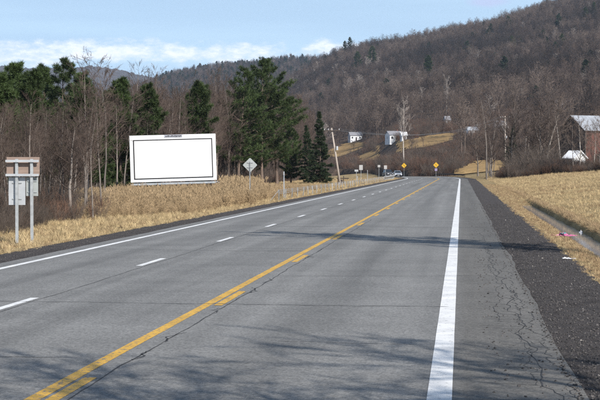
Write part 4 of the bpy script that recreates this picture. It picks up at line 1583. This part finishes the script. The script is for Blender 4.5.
# ---- houses on the slope
M_WWALL = mat('white_siding', (.72, .73, .75), .7, .08, 2)
M_WIN = mat('window_glass', (.04, .045, .055), .1, .2, 2, spec=.7)
M_ROOF = mat('grey_shingle_roof', (.24, .24, .26), .85, .2, 3)
M_METALROOF = mat('metal_roof', (.46, .48, .51), .45, .12, 1.2, metal=.35)
M_BARNRED = mat('faded_red_boards', (.13, .058, .047), .9, .3, 2.5, stretch=(6, 6, .4))
M_BARNGREY = mat('grey_barn_boards', (.12, .10, .09), .9, .25, 2.5, stretch=(6, 6, .4))
M_DOOR = mat('dark_door', (.08, .06, .055), .7, .2, 3)
M_TRIM = mat('white_trim', (.75, .75, .74), .6, .05, 3)


def house(name, label, cat, px, base_py, wpx, hpx, depth, rz, wall, roof, y=None, roof_frac=.35, windows=3, storeys=1, chimney=True):
    b = hit(px, base_py, 380) if y is None else Vector((at(px, base_py, y).x, y, terrain(at(px, base_py, y).x, y)))
    k = b.y / FPX
    W, H = wpx * k, hpx * k
    eave = H * (1 - roof_frac)
    t = thing(name, label, cat, (b.x, b.y, b.z), rz)
    hw, hd = W / 2, depth / 2
    mb = MB(); mb.prism([(-hd, -1.5), (hd, -1.5), (hd, eave), (0, H - .12), (-hd, eave)], 'x', -hw, hw)
    mb.build('wall', wall, t)
    sl = math.hypot(hd + .4, (H - eave) * (hd + .4) / hd)
    r = MB()
    for sg in (-1, 1):
        e = (sg * (hd + .4), eave - .4 * (H - eave) / hd)
        r.prism([(0, H - .02), e, (e[0], e[1] + .14), (0, H + .14)], 'x', -hw - .35, hw + .35)
    ro = r.build('roof', roof, t)
    if chimney:
        MB().box((hw * .4, .3, H + .25), (.5, .5, 1.1)).build('chimney', M_BARNRED, ro)
    for f in range(storeys):
        zc = eave * (f + .55) / storeys
        for i in range(windows):
            xx = -hw + W * (i + .5) / windows
            if i == windows // 2 and f == 0:
                MB().box((xx, -hd - .02, 1.0), (.9, .06, 2.0)).build('door', M_DOOR, t); continue
            fr = MB().box((xx, -hd - .015, zc), (1.05, .07, 1.25)).build('window', M_TRIM, t)
            MB().box((xx, -hd - .045, zc), (.85, .03, 1.05)).build('pane', M_WIN, fr)
        for sg in (-1, 1):
            fr = MB().box((sg * (hw + .015), 0, zc), (.07, 1.05, 1.25)).build('window', M_TRIM, t)
            MB().box((sg * (hw + .045), 0, zc), (.03, .85, 1.05)).build('pane', M_WIN, fr)
    return t


house('white_house', 'largest white house with shaded left side on the lower slope', 'house', 394.5, 141.5, 15, 10, 6.5, R(22), M_WWALL, M_ROOF, windows=3)
house('white_annex', 'small white outbuilding against the right end of the largest white house', 'outbuilding', 403.5, 141, 5, 8.5, 3.5, R(15), M_WWALL, M_WWALL, windows=1, chimney=False)
house('white_house', 'grey-white house half hidden by bare trees left of the largest white house', 'house', 355, 141, 12, 8.5, 6, R(18), M_WWALL, M_ROOF, windows=3)
house('white_shed', 'tiny white shed high at the upper end of the golden meadow', 'shed', 447, 125.5, 5, 9, 2.6, R(25), M_WWALL, M_ROOF, windows=1, chimney=False)
house('pale_house', 'pale house behind trees left of the big dark-trunked tree', 'house', 471, 137, 10, 9.5, 5.5, R(20), M_WWALL, M_METALROOF, windows=2)
house('pale_house', 'pale two-gabled house behind the branches above the utility pole', 'house', 499, 135, 13, 14, 6, R(-35), M_WWALL, M_ROOF, windows=2, storeys=2)
house('white_shed', 'white shed behind branches in front of the red barn', 'shed', 575, 165, 11, 20, 3.2, R(-40), M_WWALL, M_WWALL, y=275, windows=1, chimney=False, roof_frac=.3)


def barn():
    y = 300.0; b = at(572, 168, y); gz = terrain(b.x, y)
    k = y / FPX
    t = thing('barn', 'faded red barn with pale metal roof behind the right field', 'barn', (b.x, y, gz), R(30))
    H = at(572, 115.5, y).z - gz
    eave = H - 2.6
    L_, hd = 17.0, 4.2
    # local: ridge along +x from the left gable at x = 0
    MB().prism([(-hd, -1), (hd, -1), (hd, eave), (0, H - .15), (-hd, eave)], 'x', 0, .25).build('gable_wall', M_BARNGREY, t)
    MB().prism([(-hd, -1), (hd, -1), (hd, eave), (0, H - .15), (-hd, eave)], 'x', L_ - .25, L_).build('gable_wall', M_BARNRED, t)
    for i in range(28):                                     # boards of the long wall
        w = (L_ - .5) / 28
        if i % 7 in (4, 5) :
            z0 = 3.0
        else:
            z0 = -.8
        MB().box((.25 + w * (i + .5), -hd + .06 + (.01 if i % 2 else 0), (z0 + eave) / 2), (w - .015, .08, eave - z0)).build('board', M_BARNRED, t)
    MB().box((L_ / 2, hd - .1, eave / 2 - .4), (L_ - .52, .1, eave + .8)).build('back_wall', M_BARNRED, t)
    MB().box((L_ / 2, 0, .02), (L_ - .6, 2 * hd - .4, .1)).build('floor', M_BARNGREY, t)
    n = 24
    for sg in (-1, 1):
        for i in range(n):
            x0, x1 = -.4 + (L_ + .8) * i / n, -.4 + (L_ + .8) * (i + 1) / n
            e = (sg * (hd + .5), eave - .5 * 2.6 / hd)
            dz = .012 * (i % 2)
            MB().prism([(0, H - .02 + dz), (e[0], e[1] + dz), (e[0], e[1] + .05 + dz), (0, H + .04 + dz)], 'x', x0, x1 - .02).build('roof_sheet', M_METALROOF, t)
    MB().box((-.03, 0, H * .62), (.06, 1.0, 1.2)).build('loft_door', M_DOOR, t)


barn()


# ---- litter by the ditch
def scrap(name, label, cat, px, py, size, m, flat=.5, extra=None, rz=0.0):
    b = hit(px, py)
    rnd = random.Random(int(px * 7 + py))
    mb = MB(); n = 9
    for i in range(n):
        for j in range(n):
            u, v = i / (n - 1) - .5, j / (n - 1) - .5
            rr = 1 + .3 * rnd.uniform(-1, 1)
            mb.v.append((u * size[0] * rr, v * size[1] * rr, (.12 + abs(rnd.gauss(0, 1)) * .5 * (1 - 1.6 * max(abs(u), abs(v)))) * size[2]))
    for i in range(n - 1):
        for j in range(n - 1):
            a = i * n + j; mb.f.append((a, a + n, a + n + 1, a + 1))
    o = mb.build(name, m, None, loc=(b.x, b.y, b.z + .02), rz=rz)
    so = o.modifiers.new('thickness', 'SOLIDIFY'); so.thickness = .004
    tag(o, label, cat)
    return o


M_PINK = mat('pink_plastic', (.60, .17, .32), .4, .3, 14, trans=.2)
M_CYAN = mat('turquoise_plastic', (.08, .55, .52), .4, .2, 14)
M_WHITEP = mat('white_plastic', (.80, .80, .82), .4, .1, 14)
s = scrap('plastic_bag', 'crumpled pink plastic bag with a turquoise patch lying beside the ditch', 'litter', 563, 237, (.85, .7, .15), M_PINK)
c = MB()
for i in range(5):
    for j in range(5):
        c.v.append(((i - 2) * .05, (j - 2) * .06 - .2, .09 + .05 * random.random()))
for i in range(4):
    for j in range(4):
        a = i * 5 + j; c.f.append((a, a + 5, a + 6, a + 1))
c.build('patch', M_CYAN, s)
scrap('white_scrap', 'crumpled white plastic scrap on the water edge of the ditch', 'litter', 581.5, 233.5, (.16, .3, .12), M_WHITEP)
scrap('paper_scrap', 'pale torn paper lying on the gravel below the pink bag', 'litter', 567, 259.5, (.20, .28, .04), M_WHITEP)
scrap('paper_scrap', 'tiny white paper bit on the verge right of the pink bag', 'litter', 574, 259.5, (.10, .16, .03), M_WHITEP)

# ------------------------------------------------------------------ haze
mb = MB().box((0, 4400, 245), (14000, 9400, 560))
hz = mb.build('haze', None)
m = bpy.data.materials.new('haze_air'); m.use_nodes = True
N, L = m.node_tree.nodes, m.node_tree.links
N.remove(N['Principled BSDF'])
pv = N.new('ShaderNodeVolumePrincipled')
pv.inputs['Color'].default_value = (.62, .76, .98, 1)
pv.inputs['Density'].default_value = 5.3e-5
pv.inputs['Anisotropy'].default_value = 0.0
L.new(pv.outputs[0], N['Material Output'].inputs['Volume'])
hz.data.materials.append(m)
tag(hz, 'thin blue spring haze in the air over the valley', 'haze', kind='stuff')
